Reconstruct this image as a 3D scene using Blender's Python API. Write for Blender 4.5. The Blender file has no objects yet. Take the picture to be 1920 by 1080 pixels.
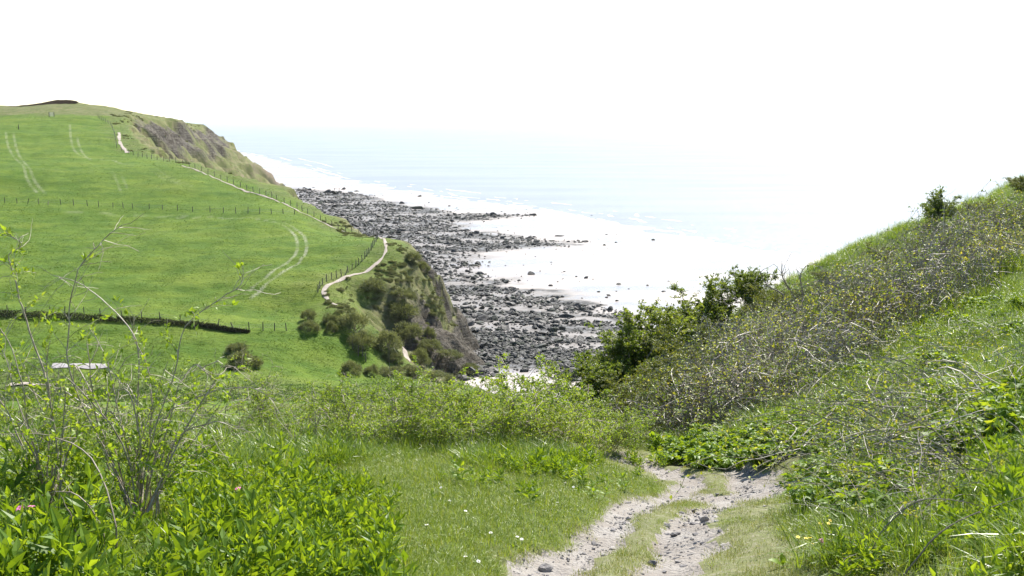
import bpy, math, random
import numpy as np

random.seed(5)
rng = np.random.default_rng(11)
scene = bpy.context.scene
COL = scene.collection
R = math.radians

# ------------------------------------------------------------------ camera
CAM_H = 48.0            # eye height above the sea, metres
PITCH = R(9.6)
FPX = 1884.0            # focal length in pixels of a 1920 wide frame
cam_data = bpy.data.cameras.new('camera')
cam_data.angle = 2 * math.atan(960 / FPX)
cam_data.clip_start = 0.1
cam_data.clip_end = 90000
cam = bpy.data.objects.new('camera', cam_data)
COL.objects.link(cam)
cam.location = (0, 0, CAM_H)
cam.rotation_euler = (math.pi / 2 - PITCH, 0, 0)
scene.camera = cam

# ------------------------------------------------------------------ light
SUN_AZ = R(24)          # to the right of the view direction (+Y)
SUN_EL = R(47)
world = bpy.data.worlds.new('World')
scene.world = world
world.use_nodes = True
wn = world.node_tree
for n in list(wn.nodes):
    wn.nodes.remove(n)
sky = wn.nodes.new('ShaderNodeTexSky')
sky.sky_type = 'NISHITA'
sky.sun_disc = False
sky.sun_elevation = SUN_EL
sky.sun_rotation = SUN_AZ
sky.altitude = 0
sky.air_density = 1.0
sky.dust_density = 0.25
sky.ozone_density = 2.0
bgn = wn.nodes.new('ShaderNodeBackground')
bgn.inputs['Strength'].default_value = 0.10
won = wn.nodes.new('ShaderNodeOutputWorld')
wn.links.new(sky.outputs[0], bgn.inputs[0])
wn.links.new(bgn.outputs[0], won.inputs[0])

sd = bpy.data.lights.new('sun', 'SUN')
sd.energy = 5.0
sd.angle = R(0.53)
sd.color = (1.0, 0.95, 0.86)
sun = bpy.data.objects.new('sun', sd)
COL.objects.link(sun)
sun.rotation_euler = (R(90) - SUN_EL, 0, math.pi - SUN_AZ)

scene.view_settings.view_transform = 'Standard'
scene.view_settings.look = 'None'
scene.view_settings.gamma = 1
scene.view_settings.exposure = 1.12
scene.render.engine = 'CYCLES'
cy = scene.cycles
cy.max_bounces = 6
cy.diffuse_bounces = 3
cy.glossy_bounces = 2
cy.transmission_bounces = 3
cy.transparent_max_bounces = 8
cy.volume_bounces = 1
cy.use_denoising = True
cy.caustics_reflective = False
cy.caustics_refractive = False
cy.use_adaptive_sampling = True
cy.adaptive_threshold = 0.02
cy.sample_clamp_indirect = 6

# ------------------------------------------------------------------ numeric helpers
CP, SP = math.cos(PITCH), math.sin(PITCH)


def P(u, v, Y):
    """the place at forward distance Y that lies on the sight line of photo point (u, v)"""
    dv = 540 - v
    yw = FPX * CP + dv * SP
    zw = -FPX * SP + dv * CP
    return np.array(((u - 960) * Y / yw, Y, CAM_H + zw * Y / yw))


def S(u, v, z=0.6):
    """the place at height z on the sight line of (u, v)"""
    dv = 540 - v
    yw = FPX * CP + dv * SP
    zw = -FPX * SP + dv * CP
    Y = (z - CAM_H) * yw / zw
    return np.array(((u - 960) * Y / yw, Y, z))


_tab = np.random.default_rng(3).random((256, 256)).astype(np.float64)


def vnoise(x, y):
    x = np.asarray(x, float); y = np.asarray(y, float)
    xi = np.floor(x).astype(np.int64); yi = np.floor(y).astype(np.int64)
    fx = x - xi; fy = y - yi
    fx = fx * fx * fx * (fx * (fx * 6 - 15) + 10); fy = fy * fy * fy * (fy * (fy * 6 - 15) + 10)
    x0 = xi & 255; x1 = (xi + 1) & 255; y0 = yi & 255; y1 = (yi + 1) & 255
    a = _tab[x0, y0] * (1 - fx) + _tab[x1, y0] * fx
    b = _tab[x0, y1] * (1 - fx) + _tab[x1, y1] * fx
    return (a * (1 - fy) + b * fy) * 2 - 1


def fbm(x, y, oct=4, gain=0.5):
    s = 0; a = 1.0
    for k in range(oct):
        s = s + a * vnoise(np.asarray(x) * 2 ** k + 17.3 * k, np.asarray(y) * 2 ** k - 9.1 * k)
        a *= gain
    return s


def sstep(a, b, x):
    t = np.clip((np.asarray(x, float) - a) / (b - a), 0, 1)
    return t * t * (3 - 2 * t)


class TPS:
    def __init__(self, pts, smooth=0.0):
        p = np.array(pts, float)
        self.xy = p[:, :2]; n = len(p)
        d = np.linalg.norm(self.xy[:, None] - self.xy[None], axis=2)
        K = self.k(d) + np.eye(n) * smooth
        A = np.zeros((n + 3, n + 3))
        A[:n, :n] = K; A[:n, n] = 1; A[:n, n + 1:] = self.xy
        A[n, :n] = 1; A[n + 1:, :n] = self.xy.T
        b = np.zeros(n + 3); b[:n] = p[:, 2]
        self.w = np.linalg.solve(A, b)

    @staticmethod
    def k(r):
        return r * r * np.log(np.maximum(r, 1e-9))

    def __call__(self, x, y):
        x = np.asarray(x, float); y = np.asarray(y, float)
        sh = x.shape; x = x.ravel(); y = y.ravel()
        out = np.empty(x.shape); n = len(self.xy)
        for i in range(0, len(x), 20000):
            xx = x[i:i + 20000]; yy = y[i:i + 20000]
            d = np.hypot(xx[:, None] - self.xy[:, 0], yy[:, None] - self.xy[:, 1])
            out[i:i + 20000] = self.k(d) @ self.w[:n] + self.w[n] + self.w[n + 1] * xx + self.w[n + 2] * yy
        return out.reshape(sh)


def poly_dist(x, y, poly, closed=False, attrs=None):
    """distance to a polyline, arc length of the nearest place, interpolated attribute"""
    p = np.array(poly, float)
    if closed:
        p = np.vstack([p, p[:1]])
    best = np.full(x.shape, 1e18); arc = np.zeros(x.shape); att = np.zeros(x.shape); acc = 0.0
    for i in range(len(p) - 1):
        a, b = p[i, :2], p[i + 1, :2]
        ab = b - a; L2 = ab @ ab; L = math.sqrt(L2)
        t = np.clip(((x - a[0]) * ab[0] + (y - a[1]) * ab[1]) / L2, 0, 1)
        d = (x - a[0] - t * ab[0]) ** 2 + (y - a[1] - t * ab[1]) ** 2
        m = d < best
        best[m] = d[m]; arc[m] = acc + t[m] * L
        if attrs is not None:
            att[m] = attrs[i] + (attrs[i + 1] - attrs[i]) * t[m]
        acc += L
    return np.sqrt(best), arc, att


def inside(x, y, poly):
    p = np.array(poly, float)[:, :2]
    r = np.zeros(x.shape, bool); j = len(p) - 1
    for i in range(len(p)):
        xi, yi = p[i]; xj, yj = p[j]
        c = ((yi > y) != (yj > y))
        with np.errstate(divide='ignore', invalid='ignore'):
            c &= x < (xj - xi) * (y - yi) / (yj - yi + 1e-12) + xi
        r ^= c
        j = i
    return r


# ------------------------------------------------------------------ object helpers
def link(o, parent=None):
    COL.objects.link(o)
    if parent is not None:
        o.parent = parent
    return o


def tag(o, label=None, cat=None, group=None, kind=None):
    if label: o['label'] = label
    if cat: o['category'] = cat
    if group: o['group'] = group
    if kind: o['kind'] = kind
    return o


def make_mesh(name, v, f, mats=(), mi=None, smooth=True, attrs=None):
    """v (n,3); f an array of tris or quads"""
    v = np.asarray(v, np.float32); f = np.asarray(f, np.int32)
    m = bpy.data.meshes.new(name)
    k = f.shape[1]
    m.vertices.add(len(v)); m.vertices.foreach_set('co', v.ravel())
    m.loops.add(f.size); m.loops.foreach_set('vertex_index', f.ravel())
    m.polygons.add(len(f))
    m.polygons.foreach_set('loop_start', np.arange(0, f.size, k, dtype=np.int32))
    m.polygons.foreach_set('loop_total', np.full(len(f), k, np.int32))
    for mt in (mats if isinstance(mats, (list, tuple)) else [mats]):
        m.materials.append(mt)
    if mi is not None:
        m.polygons.foreach_set('material_index', np.asarray(mi, np.int32))
    m.polygons.foreach_set('use_smooth', np.full(len(f), smooth, bool))
    if attrs:
        for an, av in attrs.items():
            at = m.attributes.new(an, 'FLOAT', 'POINT')
            at.data.foreach_set('value', np.asarray(av, np.float32).ravel())
    m.update(calc_edges=True)
    return m


def obj(name, mesh, parent=None, loc=None):
    o = bpy.data.objects.new(name, mesh)
    link(o, parent)
    if loc is not None:
        o.location = loc
    return o


def empty(name, loc=(0, 0, 0)):
    o = bpy.data.objects.new(name, None)
    o.empty_display_size = 0.3
    link(o)
    o.location = loc
    return o


def grid_faces(nr, nc):
    i = np.arange(nr - 1)[:, None] * nc + np.arange(nc - 1)[None]
    return np.stack([i, i + 1, i + nc + 1, i + nc], -1).reshape(-1, 4)


# ------------------------------------------------------------------ material helpers
class NT:
    def __init__(self, name):
        self.m = bpy.data.materials.new(name)
        self.m.use_nodes = True
        self.t = self.m.node_tree
        for n in list(self.t.nodes):
            self.t.nodes.remove(n)
        self.out = self.n('ShaderNodeOutputMaterial')

    def n(self, typ, **kw):
        nd = self.t.nodes.new(typ)
        for k, v in kw.items():
            setattr(nd, k, v)
        return nd

    def l(self, a, b):
        self.t.links.new(a, b)

    def val(self, sock, v):
        if hasattr(v, 'is_linked') or isinstance(v, bpy.types.NodeSocket):
            self.l(v, sock)
        else:
            sock.default_value = v

    def coords(self):
        return self.n('ShaderNodeNewGeometry').outputs['Position']

    def noise(self, scale, detail=4, rough=0.55, vec=None, scl=None):
        n = self.n('ShaderNodeTexNoise')
        n.inputs['Scale'].default_value = scale
        n.inputs['Detail'].default_value = detail
        n.inputs['Roughness'].default_value = rough
        v = vec if vec is not None else self.coords()
        if scl is not None:
            mp = self.n('ShaderNodeMapping'); mp.inputs['Scale'].default_value = scl
            self.l(v, mp.inputs['Vector']); v = mp.outputs[0]
        self.l(v, n.inputs['Vector'])
        return n.outputs['Fac']

    def ramp(self, fac, stops, interp='LINEAR'):
        r = self.n('ShaderNodeValToRGB')
        e = r.color_ramp.elements
        r.color_ramp.interpolation = interp
        while len(e) < len(stops):
            e.new(0.5)
        for k, (p, c) in enumerate(stops):
            e[k].position = p
            e[k].color = (*c, 1) if len(c) == 3 else c
        self.l(fac, r.inputs['Fac'])
        return r.outputs['Color']

    def rampv(self, fac, a, b):
        return self.maprange(fac, a, b, 0, 1)

    def maprange(self, fac, a, b, c, d):
        r = self.n('ShaderNodeMapRange')
        r.inputs[1].default_value = a; r.inputs[2].default_value = b
        r.inputs[3].default_value = c; r.inputs[4].default_value = d
        self.l(fac, r.inputs[0])
        return r.outputs[0]

    def mix(self, fac, a, b, mode='MIX'):
        m = self.n('ShaderNodeMix', data_type='RGBA', blend_type=mode)
        self.val(m.inputs[0], fac)
        for s, v in ((m.inputs[6], a), (m.inputs[7], b)):
            if isinstance(v, tuple):
                s.default_value = (*v, 1)
            else:
                self.l(v, s)
        return m.outputs[2]

    def math(self, op, a, b=0.0):
        m = self.n('ShaderNodeMath', operation=op)
        self.val(m.inputs[0], a); self.val(m.inputs[1], b)
        return m.outputs[0]

    def attr(self, name):
        return self.n('ShaderNodeAttribute', attribute_name=name).outputs['Fac']

    def bump(self, h, strength=0.5, dist=0.1):
        b = self.n('ShaderNodeBump')
        b.inputs['Strength'].default_value = strength
        b.inputs['Distance'].default_value = dist
        self.l(h, b.inputs['Height'])
        return b.outputs['Normal']

    def principled(self, color, rough=0.8, spec=0.3, normal=None):
        p = self.n('ShaderNodeBsdfPrincipled')
        if isinstance(color, tuple): p.inputs['Base Color'].default_value = (*color, 1)
        else: self.l(color, p.inputs['Base Color'])
        self.val(p.inputs['Roughness'], rough)
        p.inputs['Specular IOR Level'].default_value = spec
        if normal is not None: self.l(normal, p.inputs['Normal'])
        return p

    def done(self, shader):
        self.l(shader.outputs[0] if hasattr(shader, 'outputs') else shader, self.out.inputs['Surface'])
        return self.m


def leaf_mat(name, stops, trans=0.45, tint=(1.35, 1.25, 0.5), rough=0.45, spec=0.35, island=True):
    """foliage: colour varies leaf by leaf, light passes through"""
    t = NT(name)
    if island:
        r1 = t.n('ShaderNodeNewGeometry').outputs['Random Per Island']
    else:
        r1 = t.noise(3.0, 2)
    oi = t.n('ShaderNodeObjectInfo').outputs['Random']
    fac = t.math('ADD', t.math('MULTIPLY', r1, 0.7), t.math('MULTIPLY', oi, 0.3))
    c = t.ramp(fac, stops)
    p = t.principled(c, rough, spec)
    tr = t.n('ShaderNodeBsdfTranslucent')
    t.l(t.mix(1.0, c, tint, 'MULTIPLY'), tr.inputs['Color'])
    ms = t.n('ShaderNodeMixShader'); ms.inputs[0].default_value = trans
    t.l(p.outputs[0], ms.inputs[1]); t.l(tr.outputs[0], ms.inputs[2])
    return t.done(ms)


def plain_mat(name, a, b, scale=6.0, rough=0.8, spec=0.25, bump=0.0):
    t = NT(name)
    n = t.noise(scale, 5, 0.6)
    c = t.ramp(n, [(0.3, a), (0.7, b)])
    nm = t.bump(n, bump, 0.02) if bump else None
    return t.done(t.principled(c, rough, spec, nm))

# ================================================================== TERRAIN
far_pts = [P(*q) for q in [
    (0, 690, 142), (150, 690, 142), (300, 698, 141), (450, 690, 145), (600, 700, 148), (-300, 690, 142),
    (0, 640, 153), (400, 650, 152), (-300, 595, 163),
    (0, 597, 163), (300, 600, 163), (470, 615, 160), (600, 640, 158), (560, 590, 170),
    (0, 500, 192), (300, 500, 192), (550, 500, 190), (-300, 500, 192),
    (0, 400, 235), (300, 405, 235), (550, 410, 230), (-300, 400, 235),
    (0, 355, 258), (300, 350, 260), (480, 352, 262), (0, 330, 268), (250, 330, 270),
    (0, 303, 295), (220, 307, 292), (330, 307, 292), (-300, 300, 300),
    (0, 250, 350), (100, 250, 350), (200, 250, 350),
    (0, 219, 400), (100, 218, 400), (180, 217, 402), (225, 245, 365), (236, 280, 325),
    (0, 200, 470), (40, 205, 470), (110, 194, 475), (180, 195, 470), (250, 211, 470), (330, 224, 510), (300, 226, 480),
    (640, 440, 226), (700, 448, 211), (735, 462, 203), (722, 485, 197), (650, 520, 186), (612, 548, 177),
    (690, 500, 193), (640, 590, 168), (750, 712, 157), (880, 716, 166),
    (600, 730, 130), (300, 735, 125), (100, 740, 122), (850, 745, 136), (-300, 740, 122),
]] + [np.array(q, float) for q in [
    (-300, 640, 50), (-200, 640, 44), (-220, 560, 46), (-450, 500, 58), (-420, 300, 42), (-300, 640, 50), (-450, 800, 50),
    (-100, 100, 19), (-50, 95, 20), (0, 100, 19), (30, 100, 20), (80, 90, 26), (10, 130, 8), (20, 160, 3), (-10, 150, 8),
    (60, 200, 3), (0, 300, 10), (-20, 400, 20), (-60, 500, 30), (200, 200, 10), (100, 700, 20), (200, 100, 30)]]
far_pts = list({tuple(np.round(p[:2], 2)): p for p in far_pts}.values())
near_pts = [P(*q) for q in [
    # path, from the near end to the bend
    (1000, 1080, 6.7), (1200, 1080, 6.8), (1450, 1080, 6.6), (1300, 960, 9.6), (1150, 1000, 8.4), (1340, 872, 14.2), (1240, 868, 14.6), (1440, 900, 12.4),
    # left verge
    (0, 1150, 3.2), (0, 900, 6.0), (300, 1060, 4.4), (300, 920, 7.0), (700, 1060, 5.6), (700, 920, 8.8), (950, 940, 9.2), (1000, 880, 12.0),
    (600, 850, 11.5), (850, 850, 12.5), (200, 830, 10), (500, 800, 16), (900, 815, 17), (1150, 835, 16), (-300, 850, 8), (-200, 1100, 3.4),
    # right bank
    (1600, 1060, 6.0), (1900, 1060, 4.4), (1600, 900, 10.0), (1900, 900, 7.0), (1500, 850, 13.5), (1700, 790, 11.5), (1920, 760, 9.5), (2200, 800, 7.5), (2200, 1100, 3.6),
    # foot of the thicket and the ground under it
    (1240, 838, 17), (1500, 760, 17.5), (1650, 660, 20), (1920, 515, 22), (2250, 330, 24),
    (1300, 750, 25), (1600, 595, 27), (1920, 430, 30), (2300, 230, 32),
    # the ridge where the bank meets the sea view
    (1100, 775, 42), (1250, 705, 42), (1400, 588, 40), (1560, 494, 39), (1740, 420, 38), (1920, 362, 37), (2300, 180, 40),
]] + [np.array(q, float) for q in [
    (0, 0, 46.35), (0.9, 3.5, 45.45), (-3, -4, 47.2), (3, -4, 47.3), (-8, 0, 46.9), (8, -2, 47.6), (10, 2, 47.6), (-20, 0, 47), (20, 0, 50),
    (-12, 30, 37.0), (0, 30, 37.2), (-30, 30, 37.5), (-12, 60, 29), (0, 60, 28.8), (-40, 60, 29), (-12, 90, 21), (-60, 90, 22), (-60, 40, 35),
    (12, 62, 31), (25, 60, 34), (40, 60, 37), (30, 85, 26), (12, 85, 23), (60, 70, 38), (60, 30, 52), (40, 20, 50), (60, 100, 26), (-60, 0, 48), (0, 105, 18), (30, 105, 19), (60, -8, 55)]]
tps_far = TPS(far_pts, 2.0)
tps_near = TPS(near_pts, 0.02)

COAST = [(260, 80, 40), (120, 88, 40), (80, 92, 38), (35, 102, 34), (14, 120, 26), (2, 138, 16), (-5, 152, 12), (-10, 160, 12), (-17, 165, 17), (-27, 171, 29), (-29, 179, 29),
         (-25, 188, 25), (-22.5, 197, 20), (-22.5, 206, 18), (-26, 215, 18), (-33, 226, 20), (-42, 240, 20), (-50, 252, 20), (-62, 268, 20), (-75, 279, 20), (-87, 290, 20),
         (-100, 303, 22), (-114, 320, 26), (-130, 347, 30), (-147, 386, 34), (-160, 422, 46), (-167, 462, 58), (-172, 520, 60), (-181, 580, 56),
         (-202, 650, 58), (-240, 750, 60), (-330, 900, 60), (-460, 1100, 60)]
LAND = [(x, y) for x, y, w in COAST] + [(-1500, 1100), (-1500, -300), (260, -300)]
CW = [w for x, y, w in COAST]


def coast_s(x, y):
    d, a, w = poly_dist(x, y, [(c[0], c[1]) for c in COAST], attrs=CW)
    s = np.where(inside(x, y, LAND), -d, d)
    return s, a, w


PATH_C = [P(1170, 1180, 5.4), P(1215, 1080, 6.8), P(1265, 1000, 8.4), P(1330, 940, 10.2), P(1378, 900, 12.3), P(1345, 876, 14.0), P(1270, 866, 14.6), P(1150, 858, 15.4), P(1000, 850, 17.5)]
PATH_C = [np.array((0.1, -7, 0)), np.array((0.35, 0, 0)), np.array((0.6, 3, 0))] + PATH_C


def smooth_line(pts, n=8):
    p = np.array(pts, float); out = []
    q = np.vstack([2 * p[0] - p[1], p, 2 * p[-1] - p[-2]])
    for i in range(1, len(q) - 2):
        for k in range(n):
            t = k / n
            out.append(0.5 * ((2 * q[i]) + (-q[i - 1] + q[i + 1]) * t + (2 * q[i - 1] - 5 * q[i] + 4 * q[i + 1] - q[i + 2]) * t * t
                              + (-q[i - 1] + 3 * q[i] - 3 * q[i + 1] + q[i + 2]) * t ** 3))
    out.append(p[-1])
    return np.array(out)


PATH_L = smooth_line(PATH_C, 8)
# two wheel ruts: left one and right one, with a grassy strip between
RUT_L = smooth_line([np.array((-0.5, -7, 0)), np.array((0.0, 3, 0)), P(1040, 1080, 6.7), P(1090, 1035, 7.6), P(1150, 985, 8.9), P(1230, 930, 10.7), P(1285, 898, 12.3), P(1300, 878, 13.8), P(1240, 866, 14.7), P(1120, 858, 15.8)], 8)
RUT_R = smooth_line([np.array((0.9, -7, 0)), np.array((1.2, 3, 0)), P(1240, 1080, 6.8), P(1245, 1040, 7.5), P(1290, 985, 8.9), P(1350, 930, 10.7), P(1395, 895, 12.4), P(1370, 874, 14.0), P(1290, 865, 14.8), P(1150, 857, 15.8)], 8)


RUT_M = (RUT_L + RUT_R) / 2


def path_masks(x, y):
    dl, _, _ = poly_dist(x, y, RUT_L)
    dr, _, _ = poly_dist(x, y, RUT_R)
    dc, _, _ = poly_dist(x, y, PATH_L)
    nz = fbm(x * 1.7, y * 1.7, 3) * 0.16 + fbm(x * 6, y * 6, 2) * 0.05
    rut = np.maximum(sstep(0.54, 0.18, dl + nz), sstep(0.50, 0.16, dr + nz))
    wide = np.maximum(sstep(1.35, 0.75, dc + nz * 1.6), sstep(1.15, 0.6, dr + nz * 1.6))
    dm, _, _ = poly_dist(x, y, RUT_M)
    rut = rut * (1 - sstep(0.23, 0.08, dm + nz * 0.9 + 0.12 * sstep(12.5, 14, y)))
    # the bare apron at the right of the bend
    ap = np.hypot((x - P(1420, 925, 11.3)[0]) / 0.75, (y - 11.4) / 1.5)
    rut = np.maximum(rut, sstep(1.1, 0.5, ap + nz * 1.5))
    return rut, wide


def height(x, y, detail=True):
    x = np.asarray(x, float); y = np.asarray(y, float)
    b = sstep(72, 112, y)
    z = np.zeros(x.shape)
    m = b < 1
    if m.any(): z[m] += (tps_near(x[m], y[m])) * (1 - b[m])
    m = b > 0
    if m.any(): z[m] += tps_far(x[m], y[m]) * b[m]
    if not detail:
        return z
    near = sstep(40, 20, y)
    # field unevenness
    z += (1 - near) * fbm(x / 14, y / 14, 3) * 0.35 + sstep(100, 130, y) * (fbm(x / 3.2, y / 2.6, 3) * 0.13 + 0.12 * fbm(x / 40, y / 3.0, 2))
    z += 0.9 * sstep(1.1, 0.3, np.hypot((x + 216) / 17, (y - 474) / 14)) + 2.2 * sstep(1.1, 0.1, np.hypot((x + 252) / 14, (y - 455) / 14)) - 2.2 * sstep(1.3, 0.1, np.hypot((x + 193) / 9, (y - 470) / 12))
    z += near * (fbm(x / 2.3, y / 2.3, 3) * 0.07)
    far = y > 60
    if far.any():
        s, a, w = coast_s(x[far], y[far])
        zf = z[far]
        fy = sstep(360, 420, y[far]); ny = sstep(186, 176, y[far]); calm = 1 - 0.45 * fy - 0.5 * ny
        g = (fbm(a / 9, s / 30 + 3, 4) * 0.15 + fbm(a / 2.6, s / 12, 3) * 0.06) * calm
        t = np.clip((s + w * g * sstep(-4, 4, s)) / w, -1, 1.4)
        tt = np.clip(t, 0, 1)
        prof = 0.78 * tt + 0.22 * sstep(0, 1, tt)
        led = fbm(a / 40, tt * 7, 3)            # ledges and slumps
        prof = np.clip(prof + 0.07 * led * np.sin(np.pi * tt), 0, 1)
        zf = zf * (1 - prof) + (-1.2) * prof
        rough = sstep(0.0, 0.12, tt) * (1 - sstep(0.98, 1.05, t))
        zf += rough * calm * (fbm(x[far] / 3.5, y[far] / 3.5, 4) * 0.9 + np.abs(fbm(a / 4, tt * 3, 3)) * -0.9)
        # slump hollow in the near headland
        h = np.hypot((x[far] + 25) / 7, (y[far] - 181) / 6)
        zf -= 3.0 * sstep(1.2, 0.2, h)
        zf = np.where(t > 1.02, zf - 1.5 * sstep(1.02, 1.3, t), zf)
        z[far] = zf
    nr = (y < 22) & (np.abs(x) < 12)
    if nr.any():
        rut, wide = path_masks(x[nr], y[nr])
        z[nr] += -0.07 * rut - 0.03 * wide + rut * fbm(x[nr] * 5, y[nr] * 5, 3) * 0.018
    return z


def h1(x, y):
    return float(height(np.array([x]), np.array([y]))[0])


def _hit(u, v, y0=150.0, y1=440.0, n=500):
    Yq = np.geomspace(y0, y1, n); dv = 540 - v
    yw = FPX * CP + dv * SP; zw = -FPX * SP + dv * CP
    xs = (u - 960) * Yq / yw; hh = height(xs, Yq, False); zs = CAM_H + zw * Yq / yw
    k = int(np.argmax(zs < hh)) or int(np.argmin(np.abs(zs - hh)))
    return np.array((xs[k], Yq[k], 0.0))


# ------------------------------------------------------------------ ground materials
def pasture_mat():
    t = NT('pasture_grass')
    big = t.noise(0.035, 4, 0.6)
    mid = t.noise(0.25, 5, 0.65, scl=(0.55, 1.0, 1.0))
    fine = t.noise(1.6, 4, 0.7, scl=(0.5, 1.0, 1.0))
    c = t.ramp(big, [(0.25, (0.093, 0.145, 0.013)), (0.55, (0.120, 0.174, 0.019)), (0.8, (0.158, 0.192, 0.032))])
    c = t.mix(t.maprange(mid, 0.35, 0.65, 0, 0.8), c, (0.052, 0.108, 0.011))
    c = t.mix(t.maprange(fine, 0.52, 0.75, 0, 0.7), c, (0.045, 0.085, 0.012))
    streak = t.noise(0.42, 4, 0.65, scl=(0.22, 1.0, 1.0))
    c = t.mix(t.maprange(streak, 0.48, 0.68, 0, 0.55), c, (0.040, 0.085, 0.009))
    yel = t.noise(0.09, 3, 0.6, scl=(0.5, 1.0, 1.0))
    c = t.mix(t.maprange(yel, 0.52, 0.75, 0, 0.5), c, (0.16, 0.19, 0.028))
    # rough scrubby ground and bare cliff
    sc = t.attr('scrub'); rk = t.attr('rock'); so = t.attr('soil')
    n2 = t.noise(0.35, 6, 0.7)
    cs = t.ramp(n2, [(0.3, (0.070, 0.078, 0.030)), (0.46, (0.105, 0.120, 0.036)), (0.6, (0.155, 0.142, 0.070)), (0.78, (0.090, 0.125, 0.026))])
    c = t.mix(sc, c, cs)
    tk = t.attr('track')
    c = t.mix(tk, c, t.ramp(fine, [(0.35, (0.17, 0.20, 0.08)), (0.65, (0.31, 0.32, 0.22))]))
    n3 = t.noise(0.8, 7, 0.75, scl=(1, 1, 0.45))
    cr = t.ramp(n3, [(0.30, (0.030, 0.026, 0.021)), (0.45, (0.085, 0.073, 0.056)), (0.58, (0.165, 0.148, 0.122)), (0.72, (0.095, 0.078, 0.054))])
    sn = t.noise(1.0, 5, 0.7, scl=(0.10, 0.10, 1.7))
    cr = t.mix(t.maprange(sn, 0.46, 0.58, 0, 0.65), cr, (0.05, 0.043, 0.036))
    c = t.mix(rk, c, cr)
    n4 = t.noise(0.8, 5, 0.6)
    c = t.mix(so, c, t.ramp(n4, [(0.3, (0.13, 0.095, 0.075)), (0.7, (0.20, 0.155, 0.125))]))
    hh = t.math('ADD', t.math('MULTIPLY', fine, 0.6), t.math('MULTIPLY', t.math('ADD', n3, sn), t.math('MULTIPLY', rk, 2.2)))
    nm = t.bump(hh, 0.9, 0.5)
    return t.done(t.principled(c, 0.9, 0.12, nm))


def turf_mat():
    """near ground below the grass: soil, moss and thatch"""
    t = NT('turf')
    n = t.noise(5.0, 6, 0.7)
    c = t.ramp(n, [(0.3, (0.045, 0.065, 0.018)), (0.5, (0.085, 0.115, 0.03)), (0.7, (0.14, 0.15, 0.06))])
    w = t.attr('worn')
    n2 = t.noise(14, 5, 0.7)
    cw = t.ramp(n2, [(0.3, (0.21, 0.18, 0.135)), (0.5, (0.155, 0.165, 0.07)), (0.62, (0.25, 0.225, 0.165)), (0.75, (0.33, 0.30, 0.25))])
    c = t.mix(w, c, cw)
    return t.done(t.principled(c, 0.95, 0.1, t.bump(n2, 0.6, 0.03)))


def path_mat():
    t = NT('stony_earth')
    n = t.noise(2.2, 6, 0.7)
    n2 = t.noise(26, 5, 0.7)
    c = t.ramp(n, [(0.3, (0.20, 0.172, 0.145)), (0.5, (0.255, 0.23, 0.205)), (0.7, (0.32, 0.30, 0.275))])
    c = t.mix(t.maprange(n2, 0.5, 0.72, 0, 0.6), c, (0.17, 0.16, 0.15))
    v = t.n('ShaderNodeTexVoronoi'); v.inputs['Scale'].default_value = 30
    t.l(t.coords(), v.inputs['Vector'])
    hh = t.math('ADD', t.math('MULTIPLY', v.outputs['Distance'], -0.8), n2)
    return t.done(t.principled(c, 0.9, 0.2, t.bump(hh, 0.9, 0.02)))


M_PAST = pasture_mat(); M_TURF = turf_mat(); M_PATH = path_mat()

# ------------------------------------------------------------------ near hillside (fine) and the path cut out of it
gx = np.concatenate([np.arange(-26, -9, 0.25), np.arange(-9, 13, 0.07), np.arange(13, 46.1, 0.3)])
gy = np.concatenate([np.arange(-8, 3, 0.3), np.arange(3, 19, 0.08), np.arange(19, 46.2, 0.3)])
X, Y = np.meshgrid(gx, gy)
Z = height(X, Y)
rut, wide = path_masks(X.ravel(), Y.ravel())
rut[(Y.ravel() > 20) | (np.abs(X.ravel()) > 12)] = 0
F = grid_faces(len(gy), len(gx))
V = np.stack([X.ravel(), Y.ravel(), Z.ravel()], 1)
isp = rut[F].mean(1) > 0.5
worn = np.clip(np.maximum(wide * 0.75, rut * 1.4), 0, 1)


def submesh(V, F, attrs):
    used = np.unique(F); mp = np.full(len(V), -1); mp[used] = np.arange(len(used))
    return V[used], mp[F], {k: a[used] for k, a in attrs.items()}


v_, f_, a_ = submesh(V, F[~isp], {'worn': worn})
tag(obj('hillside', make_mesh('hillside', v_, f_, M_TURF, attrs=a_)), kind='structure')
v_, f_, a_ = submesh(V, F[isp], {})
tag(obj('path', make_mesh('path', v_, f_, M_PATH)), kind='structure')

# ------------------------------------------------------------------ middle slope (hidden dip towards the valley)
gx = np.concatenate([np.arange(-160, -60, 4.0), np.arange(-60, 70, 0.8), np.arange(70, 131, 4.0)])
gy = np.arange(20, 118.1, 0.8)
X, Y = np.meshgrid(gx, gy)
Z = height(X, Y)
under = (X > -26.5) & (X < 46.5) & (Y < 46.2)
Z = np.where(under, Z - 0.35, Z)
s_, a_, w_ = coast_s(X.ravel(), Y.ravel())
tag(obj('valley_slope', make_mesh('valley_slope', np.stack([X.ravel(), Y.ravel(), Z.ravel()], 1), grid_faces(len(gy), len(gx)), M_PAST,
        attrs={'scrub': np.clip(0.35 + 0.5 * fbm(X.ravel() / 6, Y.ravel() / 6, 3), 0, 1), 'rock': np.zeros(X.size), 'soil': np.zeros(X.size), 'track': np.zeros(X.size)})), kind='structure')

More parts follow.
